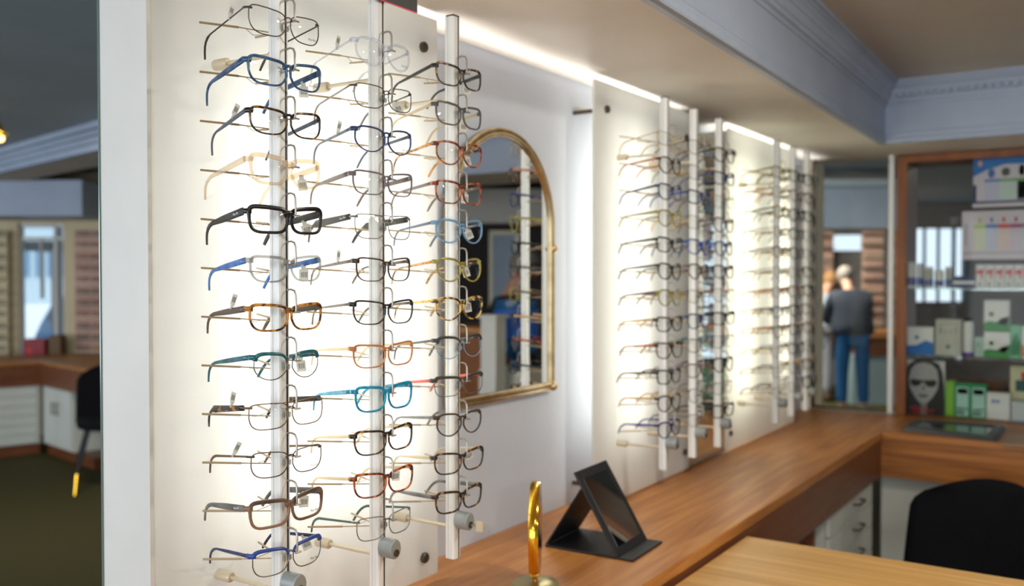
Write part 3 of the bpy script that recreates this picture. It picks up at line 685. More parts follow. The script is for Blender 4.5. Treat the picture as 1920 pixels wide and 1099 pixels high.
# drawer unit beneath the side run
du = thing('drawer_cabinet', 'white drawer cabinet with bow handles under the walnut counter', 'drawer cabinet', (-1.08, 3.7, 0))
dy0 = onx(1557, 950, XF-.03).y; dy1 = YF+.05
MB().box((XW+.04, max(dy0, 3.255), .04), (XF-.05, dy1, ZK-.19)).build('carcass', M_white, du)
nd = 6; zt_ = ZK-.195; dh = (zt_-.06)/nd
for k in range(nd):
    z1 = zt_-k*dh; d = MB().box((XF-.048, dy0+.004, z1-dh+.005), (XF-.032, dy1-.06, z1)).build('drawer', M_white, du, bevel=.0015)
    yc = (dy0+dy1-.056)/2+.06; zc = z1-dh*.42
    MB().tube([(XF-.0325, yc-.055, zc), (XF-.012, yc-.052, zc), (XF-.008, yc-.040, zc), (XF-.008, yc+.040, zc), (XF-.012, yc+.052, zc), (XF-.0325, yc+.055, zc)], .0045, 8).build('handle', M_steeld, d, smooth=True)
wc = thing('white_cabinet', 'plain white cupboard under the back run of the counter', 'cupboard', (-.45, 4.3, 0))
MB().box((XF-.025, YF+.11, .04), (-.03, 4.58, ZK-.19)).build('carcass', M_white, wc)
for k in range(2):
    w_ = (-.034-(XF-.02))/2
    d = MB().box((XF-.02+k*w_+.002, YF+.092, .06), (XF-.02+(k+1)*w_-.002, YF+.108, ZK-.195)).build('door', M_white, wc, bevel=.0015)
    xh = XF-.02+w_+(-.03 if k == 0 else .03)
    MB().tube([(xh, YF+.092, .42), (xh, YF+.075, .43), (xh, YF+.075, .53), (xh, YF+.092, .54)], .004, 8).build('handle', M_steeld, d, smooth=True)
# ------------------------------------------------------------------ oak table
ZTB = H-.69
ot = thing('oak_table', 'light oak table pushed against the walnut counter in the foreground', 'table', (-.2, 1.6, 0))
yt1 = onz(1400, 1005, ZTB).y; xt0 = onz(1400, 1005, ZTB).x
xt0 = max(xt0, XF+.003)
bw_ = .155; k = 0; y = yt1
tt_ = MB().box((xt0, .55, ZTB-.028), (.75, yt1, ZTB)).build('tabletop', M_oak, ot, bevel=.003)
for x_ in (xt0+.04, .67):
    for y_ in (.60, yt1-.10):
        MB().box((x_, y_, 0), (x_+.045, y_+.045, ZTB-.0285)).build('leg', M_oak, ot, bevel=.003)
MB().box((xt0+.045, yt1-.085, ZTB-.10), (.705, yt1-.065, ZTB-.0285)).build('apron', M_oak, ot)
# ------------------------------------------------------------------ black chair
def shell_chair(label, loc, rz, zt, wd=.46, brass=False, cup=.07):
    r = thing('upholstered_chair', label, 'chair', loc, None, rz)
    # backrest faces +y in local space (sitter looks to +y); curved shell
    g = MB(); nu, nv = 16, 12; T = .045; vs = []
    for side in (0, 1):
        for j in range(nv+1):
            v = j/nv; z = .44+(zt-.44)*v
            hw = wd/2*(1-.06*v)
            if v > .72: hw *= math.sqrt(max(0, 1-((v-.72)/.28)**2*.62)) if v < 1 else .62
            for i in range(nu+1):
                u = -1+2*i/nu; e = abs(u)**2.2
                zz = z-(.030*e*(v**3))
                y = -.20-.05*v+cup*u*u-(T if side == 0 else 0)*(1-.6*abs(u)**6)*(1-.5*v**8)
                vs.append((hw*u, y, zz))
    n1 = (nu+1)*(nv+1); fs = []
    for j in range(nv):
        for i in range(nu):
            a = j*(nu+1)+i; fs.append((a, a+1, a+nu+2, a+nu+1)); fs.append((n1+a, n1+a+nu+1, n1+a+nu+2, n1+a+1))
    for i in range(nu): a = i; fs.append((a, n1+a, n1+a+1, a+1)); a = nv*(nu+1)+i; fs.append((a, a+1, n1+a+1, n1+a))
    for j in range(nv): a = j*(nu+1); b = a+nu+1; fs.append((a, b, n1+b, n1+a)); a = a+nu; b = a+nu+1; fs.append((a, n1+a, n1+b, b))
    o = MB().add(vs, fs).build('backrest', M_black, r, smooth=True, local=True, autosm=False)
    s_ = [(.23*math.cos(a)*(1 if math.sin(a) < 0 else .96), .01+.22*math.sin(a)) for a in [2*PI*i/28 for i in range(28)]]
    MB().prism([(x, y, .42) for x, y in s_], (0, 0, .075)).build('seat', M_black, r, smooth=True, bevel=.02, local=True)
    for sx in (-1, 1):
        for sy in (-1, 1):
            p0 = Vector((sx*.15, sy*.13+.01, .419)); p1 = Vector((sx*.22, sy*.21, .14)); p2 = Vector((sx*.235, sy*.235, .001))
            lg = MB().tube([p0, p1, p2] if not brass else [p0, p1], [.016, .013, .010] if not brass else [.016, .012], 10).build('leg', M_blackp, r, smooth=True, local=True)
            if brass: MB().tube([p1, p2], [.0125, .009], 10).build('leg_tip', M_gold, lg, smooth=True, local=True)
    return r
cpt = EYE + ray(1798, 905)*2.75
shell_chair('black upholstered chair with rounded back behind the oak table', (cpt.x, cpt.y+.16, 0), math.radians(180-14), cpt.z-.062, .53)

# ------------------------------------------------------------------ folding tabletop mirror
fm = thing('folding_mirror', 'black folding tabletop mirror standing open on the walnut counter', 'tabletop mirror', tuple(onz(1130, 1020, ZK)))
zb_ = ZK+.0005
b0 = onz(1022, 1026, ZK); b1 = onz(1187, 1055, ZK); b2 = onz(1242, 1019, ZK)
exv = (b1-b0); eyv = (b2-b1); eyv.z = 0; exv.z = 0
b3 = b0+eyv
MB().prism([b0+Vector((0, 0, .0005)), b1+Vector((0, 0, .0005)), b2+Vector((0, 0, .0005)), b3+Vector((0, 0, .0005))], (0, 0, .005)).build('base_board', M_blackp, fm, bevel=.001)
ex_ = exv.normalized(); ey_ = eyv.normalized(); wdt = eyv.length
# mirror leaf: bottom edge sits on the base, leans back towards b0
tb = onz(1157, 1046, ZK+.006); ub = tb-b0; d_b = ub.dot(ex_)
lo = b0+ex_*d_b+Vector((0, 0, .006))
# leaning direction: find lean so that the top corner projects to (1077,885)
best = None
for a10 in range(200, 900):
    a_ = math.radians(a10/10); dr = -ex_*math.cos(a_)+Vector((0, 0, math.sin(a_)))
    for L_ in [x_/200 for x_ in range(20, 60)]:
        p = lo+dr*L_-EYE; dp = p.dot(FW*math.cos(PITCH)+Vector((0, 0, -math.sin(PITCH))))
        u = 960+F*p.dot(RT)/dp; v = 549.5-F*p.dot(FW*math.sin(PITCH)+Vector((0, 0, math.cos(PITCH))))/dp
        e = (u-1077)**2+(v-885)**2
        if best is None or e < best[0]: best = (e, a_, L_)
_, a_, L_ = best
dr = -ex_*math.cos(a_)+Vector((0, 0, math.sin(a_))); nrm = ex_*math.sin(a_)+Vector((0, 0, math.cos(a_)))
T_ = .005
ib = .022
leaf = MB()
leaf.obox(lo-nrm*T_, dr*L_, ey_*wdt*.98, nrm*T_)
lf_ = leaf.build('mirror_leaf', M_blackp, fm, bevel=.001)
MB().obox(lo+dr*ib*.9+ey_*ib+nrm*.0002, dr*(L_-ib*1.9), ey_*(wdt*.98-2*ib), nrm*.001).build('mirror_glass', M_mirror, fm)
# back prop
hp = lo+dr*L_*.80-nrm*T_*1.1
pb = b0+ex_*.004+Vector((0, 0, .006))
pv = (hp-pb)
pn = pv.normalized().cross(ey_)
MB().obox(pb, pv, ey_*wdt*.98, pn*.004).build('back_prop', M_blackp, fm, bevel=.001)

# ------------------------------------------------------------------ gold round tabletop mirror, seen edge on
gb = onz(1004, 1100, ZK)
gm = thing('round_vanity_mirror', 'polished gold round mirror on a stem, seen edge-on at the counter front', 'tabletop mirror', tuple(gb))
tg_ = (gb-EYE).dot(FW)
Rg = (1086-905)/2/F*tg_; czg = EYE.z+(515-995)/F*tg_
vdir = (gb-EYE); vdir.z = 0; vdir.normalize(); nr_ = Vector((-vdir.y, vdir.x, 0)); 
nr_ = (nr_ + vdir*.05).normalized()
cg = Vector((gb.x, gb.y, czg)) + (-nr_*.0)
MB().lathe((gb.x, gb.y, ZK+.0005), [(0, 0), (.048, 0), (.050, .002), (.050, .006), (.046, .010), (.012, .013), (0, .013)], 40).build('base', pm('satin_gold', lin(190, 176, 130), .35, .9), gm, smooth=True)
MB().tube([(gb.x, gb.y, ZK+.012), (gb.x, gb.y, czg-Rg+.002)], .0042, 12).build('stem', M_gold, gm, smooth=True)
MB().lathe(cg-nr_*.010, [(Rg-.008, 0), (Rg-.003, .0), (Rg-.001, .003), (Rg, .007), (Rg, .013), (Rg-.001, .017), (Rg-.003, .020), (Rg-.008, .020), (Rg-.008, 0)], 64, nr_).build('rim', M_gold, gm, smooth=True)
MB().lathe(cg-nr_*.007, [(Rg-.0085, 0), (Rg-.0085, .002)], 48, nr_).build('mirror_glass', M_mirror, gm)
MB().lathe(cg+nr_*.005, [(Rg-.0085, 0), (Rg-.0085, .002)], 48, nr_).build('mirror_glass', M_mirror, gm)

# ================================================================== DISPLAY CABINET (back right)
YC = 4.60
def cpos(px, py, y=YC): return ony(px, py, y)
dc = thing('display_cabinet', 'wood-framed glass display cabinet on the back counter', 'display cabinet', (-.45, 4.8, ZK))
xl = cpos(1680, 500).x; xl2 = cpos(1699, 500).x; xr = .10; ztop = cpos(1800, 284).z; zt2 = cpos(1800, 299).z
zb0 = ZK+.001; zb1 = cpos(1700, 786).z
MB().box((xl, 4.60, zb0), (xl2, 4.64, ztop)).build('door_stile', M_frame, dc, bevel=.003)
MB().box((xl2, 4.60, zt2), (xr, 4.64, ztop)).build('door_rail', M_frame, dc, bevel=.003)
MB().box((xl2, 4.60, zb0), (xr, 4.64, zb1)).build('door_rail', M_frame, dc, bevel=.003)
MB().box((xr, 4.60, zb0), (xr+.04, 4.64, ztop)).build('door_stile', M_frame, dc, bevel=.003)
MB().box((xl, 4.641, zb0), (xl+.018, 5.0, ztop)).build('side_panel', M_frame, dc)
MB().box((xr+.022, 4.641, zb0), (xr+.04, 5.0, ztop)).build('side_panel', M_frame, dc)
MB().box((xl+.0181, 4.641, zb0), (xr+.0219, 5.0, zb1-.004)).build('floor_board', M_frame, dc)
MB().box((xl+.0181, 4.641, ztop-.02), (xr+.0219, 5.0, ztop)).build('top_board', M_frame, dc)
MB().box((xl2, 4.615, zb1), (xr, 4.619, zt2)).build('door_glass', M_glass, dc)
zs2 = ony(1800, 668, 4.70).z; zs1 = ony(1800, 541, 4.70).z; zs0 = ony(1800, 392, 4.70).z
for zz in (zs2, zs1): MB().box((xl+.0185, 4.66, zz-.008), (xr+.0215, 4.98, zz)).build('shelf', clear('shelf_glass%.2f' % zz, .15, (.75, .85, .82)), dc)
struct(MB().box((xl, 5.0, 0), (.4, 5.02, ZK+.15)).build('wall_back_low', M_woodd))
struct(MB().box((.2, 5.0, 0), (.32, 5.02, 2.2)).build('wall_back_pier', M_cream))
# counter supports beneath cabinet
cb = thing('cabinet_plinth', 'dark wooden plinth carrying the display cabinet', 'plinth', (-.45, 4.8, 0))
MB().box((xl, 4.60, 0), (xr+.04, 4.99, ZK-.0005)).build('plinth_box', M_woodd, cb)

def fp(me_pts, x0, x1, z0, z1): return [(x0+(x1-x0)*u, z0+(z1-z0)*v) for u, v in me_pts]
def pack(name, label, px0, py0, px1, py1, zbase, y, depth, body, details=(), cat='box', group=None, z1=None):
    """an upright box standing at zbase; details: list of (u0,v0,u1,v1,mat) or ('disc',u,v,r,mat) on its front"""
    a = ony(px0, py0, y); b = ony(px1, py1, y); x0, x1 = a.x, b.x; ztp = z1 if z1 else a.z
    r = thing(name, label, cat, ((x0+x1)/2, y+depth/2, zbase), group)
    MB().box((x0, y, zbase+.0005), (x1, y+depth, ztp)).build('carton', body, r, bevel=.002)
    wd, ht = x1-x0, ztp-zbase
    for d in details:
        if d[0] == 'disc':
            MB().lathe((x0+wd*d[1], y-.0008, zbase+ht*d[2]), [(0, 0), (d[3], 0), (d[3], .0006), (0, .0006)], 24, (0, 1, 0)).build('printed_mark', d[4], r)
        elif d[0] == 'poly':
            MB().prism([(x0+wd*u, y-.0006, zbase+ht*v) for u, v in d[1]], (0, .0005, 0)).build('printed_mark', d[2], r)
        elif d[0] == 'txt':
            text_obj('lettering', d[1], d[4], d[5], r, (x0+wd*d[2]-(x0+x1)/2, y-.0010-(y+depth/2), ht*d[3]), (1, 0, 0), (0, 0, 1), .0002)
        else:
            MB().box((x0+wd*d[0], y-.0006, zbase+ht*d[1]), (x0+wd*d[2], y-.0001, zbase+ht*d[3])).build('printed_mark', d[4], r)
    return r
K = lambda n, *c: pm('k_'+n, lin(*c), .5)
kW = K('white', 226, 226, 224); kG = K('grey', 186, 186, 174); kGr = K('green', 40, 140, 50); kDG = K('dgreen', 20, 120, 70); kLG = K('lgreen', 126, 190, 50); kB = K('blue', 20, 110, 190)
kN = K('navy', 20, 44, 100); kR = K('red', 200, 40, 60); kT = K('teal', 20, 80, 80); kP = K('purple', 90, 70, 160); kLB = K('lblue', 150, 190, 220); kM = K('magenta', 150, 40, 110); kY = K('lime', 160, 190, 40)
kPk = K('pale', 206, 196, 206); kPr = K('palered', 214, 190, 186); kPy = K('paley', 206, 208, 186); kPt = K('palet', 180, 204, 204); kO = K('orange', 220, 120, 40); kLime = K('mint', 120, 190, 150)
zf = zb1
# lower shelf: poster, green boxes, white box, cream box
po = thing('portrait_poster', 'black and white portrait poster of a woman in black sunglasses with red script', 'poster', ((cpos(1732, 790).x), 4.69, zf))
pa = ony(1691, 674, 4.69); pb_ = ony(1771, 790, 4.69); PX0, PX1, PZ0, PZ1 = pa.x, pb_.x, zf+.001, pa.z
MB().box((PX0, 4.69, PZ0), (PX1, 4.694, PZ1)).build('card', K('cardgrey', 200, 200, 200), po)
def pol(u, v): return (PX0+(PX1-PX0)*u, PZ0+(PZ1-PZ0)*v)
def flat(name, pts, m, lay, sm=False):
    MB().prism([(pol(u, v)[0], 4.69-.0006*lay, pol(u, v)[1]) for u, v in pts], (0, .0005, 0)).build(name, m, po)
ell = lambda cu, cv, ru, rv, n=28, a0=0, a1=2*PI: [(cu+ru*math.cos(a0+(a1-a0)*i/n), cv+rv*math.sin(a0+(a1-a0)*i/n)) for i in range(n)]
flat('hair', [(0.0, .0), (1.0, 0), (1, .30), (.99, .55), (.95, .80), (.86, .95), (.70, 1.0), (.32, 1.0), (.16, .93), (.08, .78), (.03, .55), (0, .3)], M_ink, 1)
skin_g = K('skingrey', 160, 160, 160)
flat('face', [(.50, .22), (.60, .26), (.72, .36), (.83, .50), (.86, .66), (.83, .84), (.70, .94), (.52, .97), (.34, .94), (.22, .84), (.17, .66), (.20, .50), (.31, .36), (.42, .26)], skin_g, 2)
flat('neck', [(.44, 0), (.60, 0), (.59, .25), (.45, .25)], K('neckgrey', 120, 120, 120), 2)
flat('sunglasses', [(.20, .655), (.21, .58), (.27, .54), (.40, .545), (.46, .60), (.50, .625), (.54, .60), (.60, .545), (.74, .54), (.80, .58), (.82, .655), (.74, .668), (.50, .65), (.27, .668)], M_ink, 3)
flat('nose', [(.46, .48), (.56, .48), (.54, .52), (.52, .58), (.49, .58), (.48, .52)], K('nosegrey', 110, 110, 110), 3)
flat('lips', [(.38, .385), (.46, .41), (.51, .40), (.56, .41), (.64, .385), (.56, .355), (.46, .355)], K('lipgrey', 70, 70, 70), 3)
scr = MB(); pr_ = [(.22, .16), (.34, .19), (.30, .10), (.33, .05), (.40, .15), (.43, .10), (.47, .15), (.52, .09), (.54, .20), (.57, .10), (.62, .14), (.66, .10), (.76, .15)]
scr.tube([(pol(u, v)[0], 4.6875, pol(u, v)[1]) for u, v in pr_], .0035, 6); scr.tube([(pol(u, v)[0], 4.6875, pol(u, v)[1]) for u, v in ((.20, .15), (.42, .17))], .003, 6)
scr.build('red_script', kR, po)

gx = K('gboxfront', 26, 140, 84); gS = K('lgside', 120, 180, 60)
def gbox(px0, px1, lab, dy):
    return pack('solution_box', lab, px0, 724+dy, px1, 790, zf, 4.70, .07, gx, [(.12, .12, .92, .90, K('mintpanel', 170, 214, 200)), (.2, .72, .84, .86, kDG), (.15, .30, .9, .34, kLB), (.15, .18, .70, .24, kLB)], 'box', 'green cartons on the cabinet floor')
gbox(1790, 1818, 'left of the two mint and green cartons at the cabinet bottom', -6); gbox(1819, 1849, 'right of the two mint and green cartons at the cabinet bottom', -4)
pack('solution_box', 'narrow lime green carton beside the portrait poster', 1772, 714, 1789, 790, zf, 4.70, .08, gS, [(.2, .1, .8, .9, kLG)], 'box')
pack('solution_box', 'white carton with a blue ring logo at the cabinet bottom', 1850, 736, 1893, 795, zf, 4.70, .06, kW, [('disc', .3, .72, .008, kB), ('disc', .3, .72, .0045, kW), (.42, .68, .56, .76, kB)], 'box')
pack('solution_box', 'pale grey carton, last in the cabinet bottom row', 1896, 752, 1935, 798, zf, 4.70, .06, K('palegrey', 196, 204, 204), [(.1, .1, .9, .2, kLB)], 'box')
pack('cream_carton', 'cream carton with dark picture behind the pale grey carton', 1894, 686, 1935, 798, zf, 4.79, .05, K('cream', 206, 200, 160), [(.25, .55, .9, .75, kT), (.5, .75, .9, .9, kR)], 'box')
# second shelf (resting on zs2)
pack('solution_box', 'white and blue carton, leftmost on the middle shelf', 1694, 612, 1750, 664, zs2, 4.70, .06, kW, [('poly', [(0, 0), (1, 0), (1, .42), (.75, .52), (.45, .34), (0, .30)], kB), ('disc', .45, .62, .009, kB), ('disc', .45, .62, .005, kLB)], 'box')
pack('solution_box', 'light grey carton with a dark teal disc on the middle shelf', 1754, 598, 1802, 664, zs2, 4.69, .07, kG, [('disc', .5, .25, .010, kT), (.15, .60, .25, .78, K('mg', 140, 140, 130)), (.35, .60, .42, .70, K('mg', 140, 140, 130)), (.55, .60, .62, .70, K('mg', 140, 140, 130)), (.75, .60, .82, .78, K('mg', 140, 140, 130)), (.12, .85, .88, .88, K('mg', 140, 140, 130))], 'box')
bt0 = ony(1804, 605, 4.70); bt1 = ony(1825, 605, 4.70); rr = (bt1.x-bt0.x)/2
bo = thing('spray_bottle', 'white bottle with black cap and purple base on the middle shelf', 'bottle', ((bt0.x+bt1.x)/2, 4.72, zs2))
hb = bt0.z-zs2
MB().lathe((bo.location.x, 4.72, zs2+.001), [(0, 0), (rr, 0), (rr, .018), (0, .018)], 20).build('coloured_base', kP, bo, smooth=True)
MB().lathe((bo.location.x, 4.72, zs2+.0191), [(0, 0), (rr*.98, 0), (rr*.98, hb-.02), (rr*.8, hb-.014), (0, hb-.014)], 20).build('body', kW, bo, smooth=True)
MB().lathe((bo.location.x, 4.72, zs2+hb+.0055), [(0, 0), (rr*.75, 0), (rr*.75, .022), (0, .022)], 20).build('cap', M_blackp, bo, smooth=True)
pack('solution_box', 'small pale green carton between the bottle and the green-wave cartons', 1827, 632, 1845, 666, zs2, 4.70, .05, K('pgreen', 170, 196, 184), [('disc', .4, .6, .005, kDG)], 'box')
gw = [('poly', [(0, 0), (1, 0), (1, .50), (.72, .44), (.5, .30), (.2, .34), (0, .26)], kGr), ('poly', [(.5, .30), (.72, .44), (1, .50), (.95, .36), (.8, .18)], kLG), ('disc', .30, .56, .011, kLG), ('disc', .30, .56, .009, kGr)]
g1 = ony(1845, 622, 4.70).z
pack('solution_box', 'white carton with green wave, lower of the stacked pair', 1845, 622, 1893, 666, zs2, 4.70, .07, kW, gw, 'box', 'green-wave cartons')
pack('solution_box', 'white carton with green wave, upper of the stacked pair', 1845, 563, 1892, 620, g1+.001, 4.705, .07, kW, gw, 'box', 'green-wave cartons', z1=ony(1845, 563, 4.70).z)
pack('solution_box', 'pale carton with large green blob right of the stacked pair', 1894, 610, 1914, 668, zs2, 4.70, .05, kLime, [('poly', [(.1, .1), (.9, .1), (.95, .5), (.6, .8), (.15, .6)], kDG)], 'box')
pack('solution_box', 'orange and white carton, last on the middle shelf', 1916, 612, 1940, 668, zs2, 4.70, .05, kW, [(0, .05, 1, .42, kO)], 'box')
# upper glass shelf: white/blue tubs, red cartons
for k, (p0, p1, py_, body, lb) in enumerate(((1694, 1716, 492, kW, 'tall white tub, leftmost on the upper glass shelf'), (1717, 1728, 494, kW, 'slim white tub second from left on the upper glass shelf'), (1729, 1748, 500, kG, 'grey tub third from left on the upper glass shelf'), (1750, 1768, 506, kW, 'white tub fourth from left on the upper glass shelf'), (1770, 1784, 500, kG, 'grey tub fifth from left on the upper glass shelf'))):
    a0 = ony(p0, py_, 4.70); a1 = ony(p1, py_, 4.70); r_ = (a1.x-a0.x)/2; xx = (a0.x+a1.x)/2; hh_ = a0.z-zs1
    t_ = thing('lens_solution_tub', lb, 'tub', (xx, 4.73, zs1), 'tubs on the upper glass shelf')
    MB().lathe((xx, 4.73, zs1+.001), [(0, 0), (r_, 0), (r_, hh_*.8), (r_*.9, hh_*.86), (0, hh_*.86)], 18).build('tub_body', body, t_, smooth=True)
    MB().lathe((xx, 4.73, zs1+hh_*.865+.001), [(0, 0), (r_*.92, 0), (r_*.92, hh_*.13), (0, hh_*.13)], 18).build('lid', kW, t_, smooth=True)
    MB().lathe((xx, 4.73, zs1+hh_*.12), [(r_*1.002, 0), (r_*1.01, 0), (r_*1.01, hh_*.30), (r_*1.002, hh_*.30)], 18).build('printed_band', K('violetblue', 100, 110, 170), t_, smooth=True)
MBp = pack('solution_box', 'navy striped flat carton on the upper glass shelf', 1786, 518, 1828, 541, zs1, 4.70, .05, kN, [(0, .35, 1, .62, kW)], 'box')
for k in range(6):
    pack('lens_carton', 'white carton with red arrow mark, %s in the row' % ['first', 'second', 'third', 'fourth', 'fifth', 'last'][k], 1830+k*18, 496, 1846.5+k*18, 541, zs1, 4.70, .06, kW,
         [('poly', [(.1, .75), (.9, .82), (.7, .45), (.5, .35), (.55, .62), (.1, .58)], kR), ('poly', [(.3, .12), (.6, .12), (.5, .26), (.36, .26)], kT)], 'box', 'red and white cartons in a row')
# charts hung on the glass
ch = thing('blue_fitting_chart', 'blue and white chart with coloured columns, hanging at the cabinet top', 'chart', (cpos(1880, 392, 4.66).x, 4.66, cpos(1880, 392, 4.66).z))
def chart(root, px0, py0, px1, py1, y, body, items):
    a = ony(px0, py0, y); b = ony(px1, py1, y); x0, x1, z1, z0 = a.x, b.x, a.z, b.z
    MB().box((x0, y, z0), (x1, y+.004, z1)).build('card', body, root)
    for lay, (pts, m) in enumerate(items):
        MB().prism([(x0+(x1-x0)*u, y-.0008-.0004*(lay % 5), z0+(z1-z0)*v) for u, v in pts], (0, .0004, 0)).build('printed_field', m, root)
rc = lambda u0, v0, u1, v1: [(u0, v0), (u1, v0), (u1, v1), (u0, v1)]
x190 = 1960
chart(ch, 1825, 299, x190, 382, 4.66, kB, [([(0, .05), (1, .05), (1, .78), (.75, .85), (.45, .86), (.2, .76), (0, .62)], kPk), (rc(0, .0, 1, .10), kN), (rc(.0, .0, .05, .45), kN),
     (rc(.16, .12, .38, .5), K('c1', 190, 190, 214)), (rc(.38, .12, .62, .5), K('c2', 190, 206, 200)), (rc(.62, .12, .95, .5), K('c3', 188, 204, 196)), (rc(.16, .5, .38, .56), K('c4', 90, 120, 190)), (rc(.38, .5, .95, .56), K('c5', 120, 160, 90)),
     (ell(.26, .68, .05, .10), K('c6', 60, 100, 170)), (ell(.46, .70, .06, .09), K('c7', 60, 70, 60)), (ell(.68, .72, .04, .12), K('c8', 60, 80, 60)), (ell(.10, .90, .03, .06), K('c9', 230, 170, 150))])
MB().box((cpos(1824, 388, 4.655).x, 4.645, cpos(1824, 390, 4.66).z), (cpos(x190, 388).x, 4.662, cpos(1824, 383, 4.66).z)).build('bottom_rail', kPk, ch)
ch2 = thing('colour_column_chart', 'white chart with lime, blue, red and magenta column headings', 'chart', (cpos(1880, 486, 4.65).x, 4.65, cpos(1880, 486, 4.65).z))
cols = [(kY, kPy), (K('blu', 70, 110, 190), K('pblu', 190, 194, 214)), (kR, kPr), (kM, K('pmag', 204, 186, 204)), (K('tl', 60, 130, 120), kPt)]
its = []
for k, (h_, b_) in enumerate(cols):
    u0 = .15+k*.145; its += [(rc(u0, .14, u0+.143, .62), b_), (rc(u0, .62, u0+.143, .70), h_), (ell(u0+.07, .80, .018, .06), h_)]
its += [(rc(.02, .07, .98, .09), K('ln', 120, 110, 130)), (rc(.04, .25, .06, .72), K('ln2', 160, 150, 170))]
chart(ch2, 1804, 397, x190, 480, 4.65, kPk, its)
MB().box((cpos(1803, 486, 4.64).x, 4.638, cpos(1803, 487, 4.65).z), (cpos(x190, 486).x, 4.652, cpos(1803, 480, 4.65).z)).build('bottom_rail', kPk, ch2)

# dark tray-like device on the back counter
dv = thing('black_measuring_tray', 'black flat tray lying on the back counter before the display cabinet', 'tray', tuple(onz(1790, 812, ZK)))
t0, t1, t2, t3 = onz(1688, 808, ZK), onz(1868, 830, ZK), onz(1889, 806, ZK), onz(1715, 792, ZK)
ZU = Vector((0, 0, 1))
ctrp = (t0+t1+t2+t3)/4
bot = [p+ZU*.0005 for p in (t0, t1, t2, t3)]; top = [ctrp+(p-ctrp)*.92+ZU*.020 for p in (t0, t1, t2, t3)]; inn_ = [ctrp+(p-ctrp)*.80+ZU*.020 for p in (t0, t1, t2, t3)]; low = [ctrp+(p-ctrp)*.78+ZU*.012 for p in (t0, t1, t2, t3)]
MB().add(bot+top+inn_+low, [(3, 2, 1, 0)] + [(a, (a+1) % 4, (a+1) % 4+4, a+4) for a in range(4)] + [(a+4, (a+1) % 4+4, (a+1) % 4+8, a+8) for a in range(4)] + [(a+8, (a+1) % 4+8, (a+1) % 4+12, a+12) for a in range(4)] + [(12, 13, 14, 15)]).build('tray_body', pm('tray_grey', lin(52, 54, 60), .35), dv)
MB().prism([p+ZU*.0003 for p in [ctrp+(q-ctrp)*.76+ZU*.012 for q in (t0, t1, t2, t3)]], (0, 0, .001)).build('glass_insert', M_darkglass, dv)
pad = thing('beige_pad', 'flat beige pad at the right end of the back counter', 'pad', tuple(onz(1905, 826, ZK)))
q = [onz(1878, 834, ZK), onz(1960, 842, ZK), onz(1960, 818, ZK), onz(1893, 816, ZK)]
MB().prism([p+ZU*.0005 for p in q], (0, 0, .004)).build('pad_sheet', K('padbeige', 168, 140, 116), pad)

# ================================================================== ROOM BEYOND THE LEFT END
def U(px, t, z): p = EYE+(FW+RT*((px-960)/F))*t; return Vector((p.x, p.y, z))
def zpy(py, t): return H+(515-py)/F*t
def ubox(px0, px1, py0, py1, t, dt, m=None): 
    s_ = MB(); a = U(px0, t, zpy(py1, t)); return s_.obox(a, U(px1, t, 0)-U(px0, t, 0), FW*dt, Vector((0, 0, zpy(py0, t)-zpy(py1, t))))
M_far = noisy('far_cream_wall', lin(212, 196, 158), lin(222, 206, 168), (2, 2, 2), .7)
tL = 8.7
lw = MB()
for (p0, p1, z0, z1) in ((-300, 34, 0, 2.45), (120, 330, 0, 2.45), (34, 120, 0, zpy(684, tL)), (34, 120, zpy(418, tL), 2.45)):
    lw.obox(U(p0, tL, z0), U(p1, tL, 0)-U(p0, tL, 0), FW*.12, Vector((0, 0, z1-z0)))
struct(lw.build('wall_left_far', M_far))
# cornice and lower fascia of the left room
a = onz(-150, 339, 2.42); b = onz(330, 214, 2.42)
dd = (b-a).normalized(); pd = Vector((dd.y, -dd.x, 0))
if pd.dot(FW) > 0: pd = -pd
cz = MB()
for (o_, z0, z1) in ((0, 2.30, 2.345), (.03, 2.345, 2.38), (.06, 2.38, 2.41), (.10, 2.41, 2.449)):
    cz.obox(Vector((a.x, a.y, z0)), dd*(b-a).length, pd*(.06+o_), Vector((0, 0, z1-z0)))
struct(cz.build('trim_4', M_trim))
cz = MB(); cz.obox(Vector((a.x, a.y, 2.30))-pd*.3, dd*(b-a).length, pd*.3, Vector((0, 0, .149)))
struct(cz.build('trim_5', M_ceil))
struct(ubox(-250, 155, 338, 405, 8.0, .68).build('trim_6', M_trim))
# window in the left room
wl = MB()
for (p0, p1, y0, y1) in ((34, 118, 418, 426), (34, 118, 444, 450), (34, 37, 418, 684), (98, 104, 418, 684), (116, 120, 418, 684), (72, 74, 450, 560), (34, 100, 676, 684)):
    a = U(p0, tL, zpy(y1, tL)); wl.obox(a+FW*.03, U(p1, tL, 0)-U(p0, tL, 0), FW*.06, Vector((0, 0, zpy(y0, tL)-zpy(y1, tL))))
wo = struct(wl.build('window_2', M_board))
ubox(37, 98, 426, 676, tL+.06, .006).build('window_pane', M_glass, wo)
ubox(104, 116, 426, 676, tL+.06, .02).build('side_panel', pm('frosted_side', lin(150, 160, 166), .5), wo)
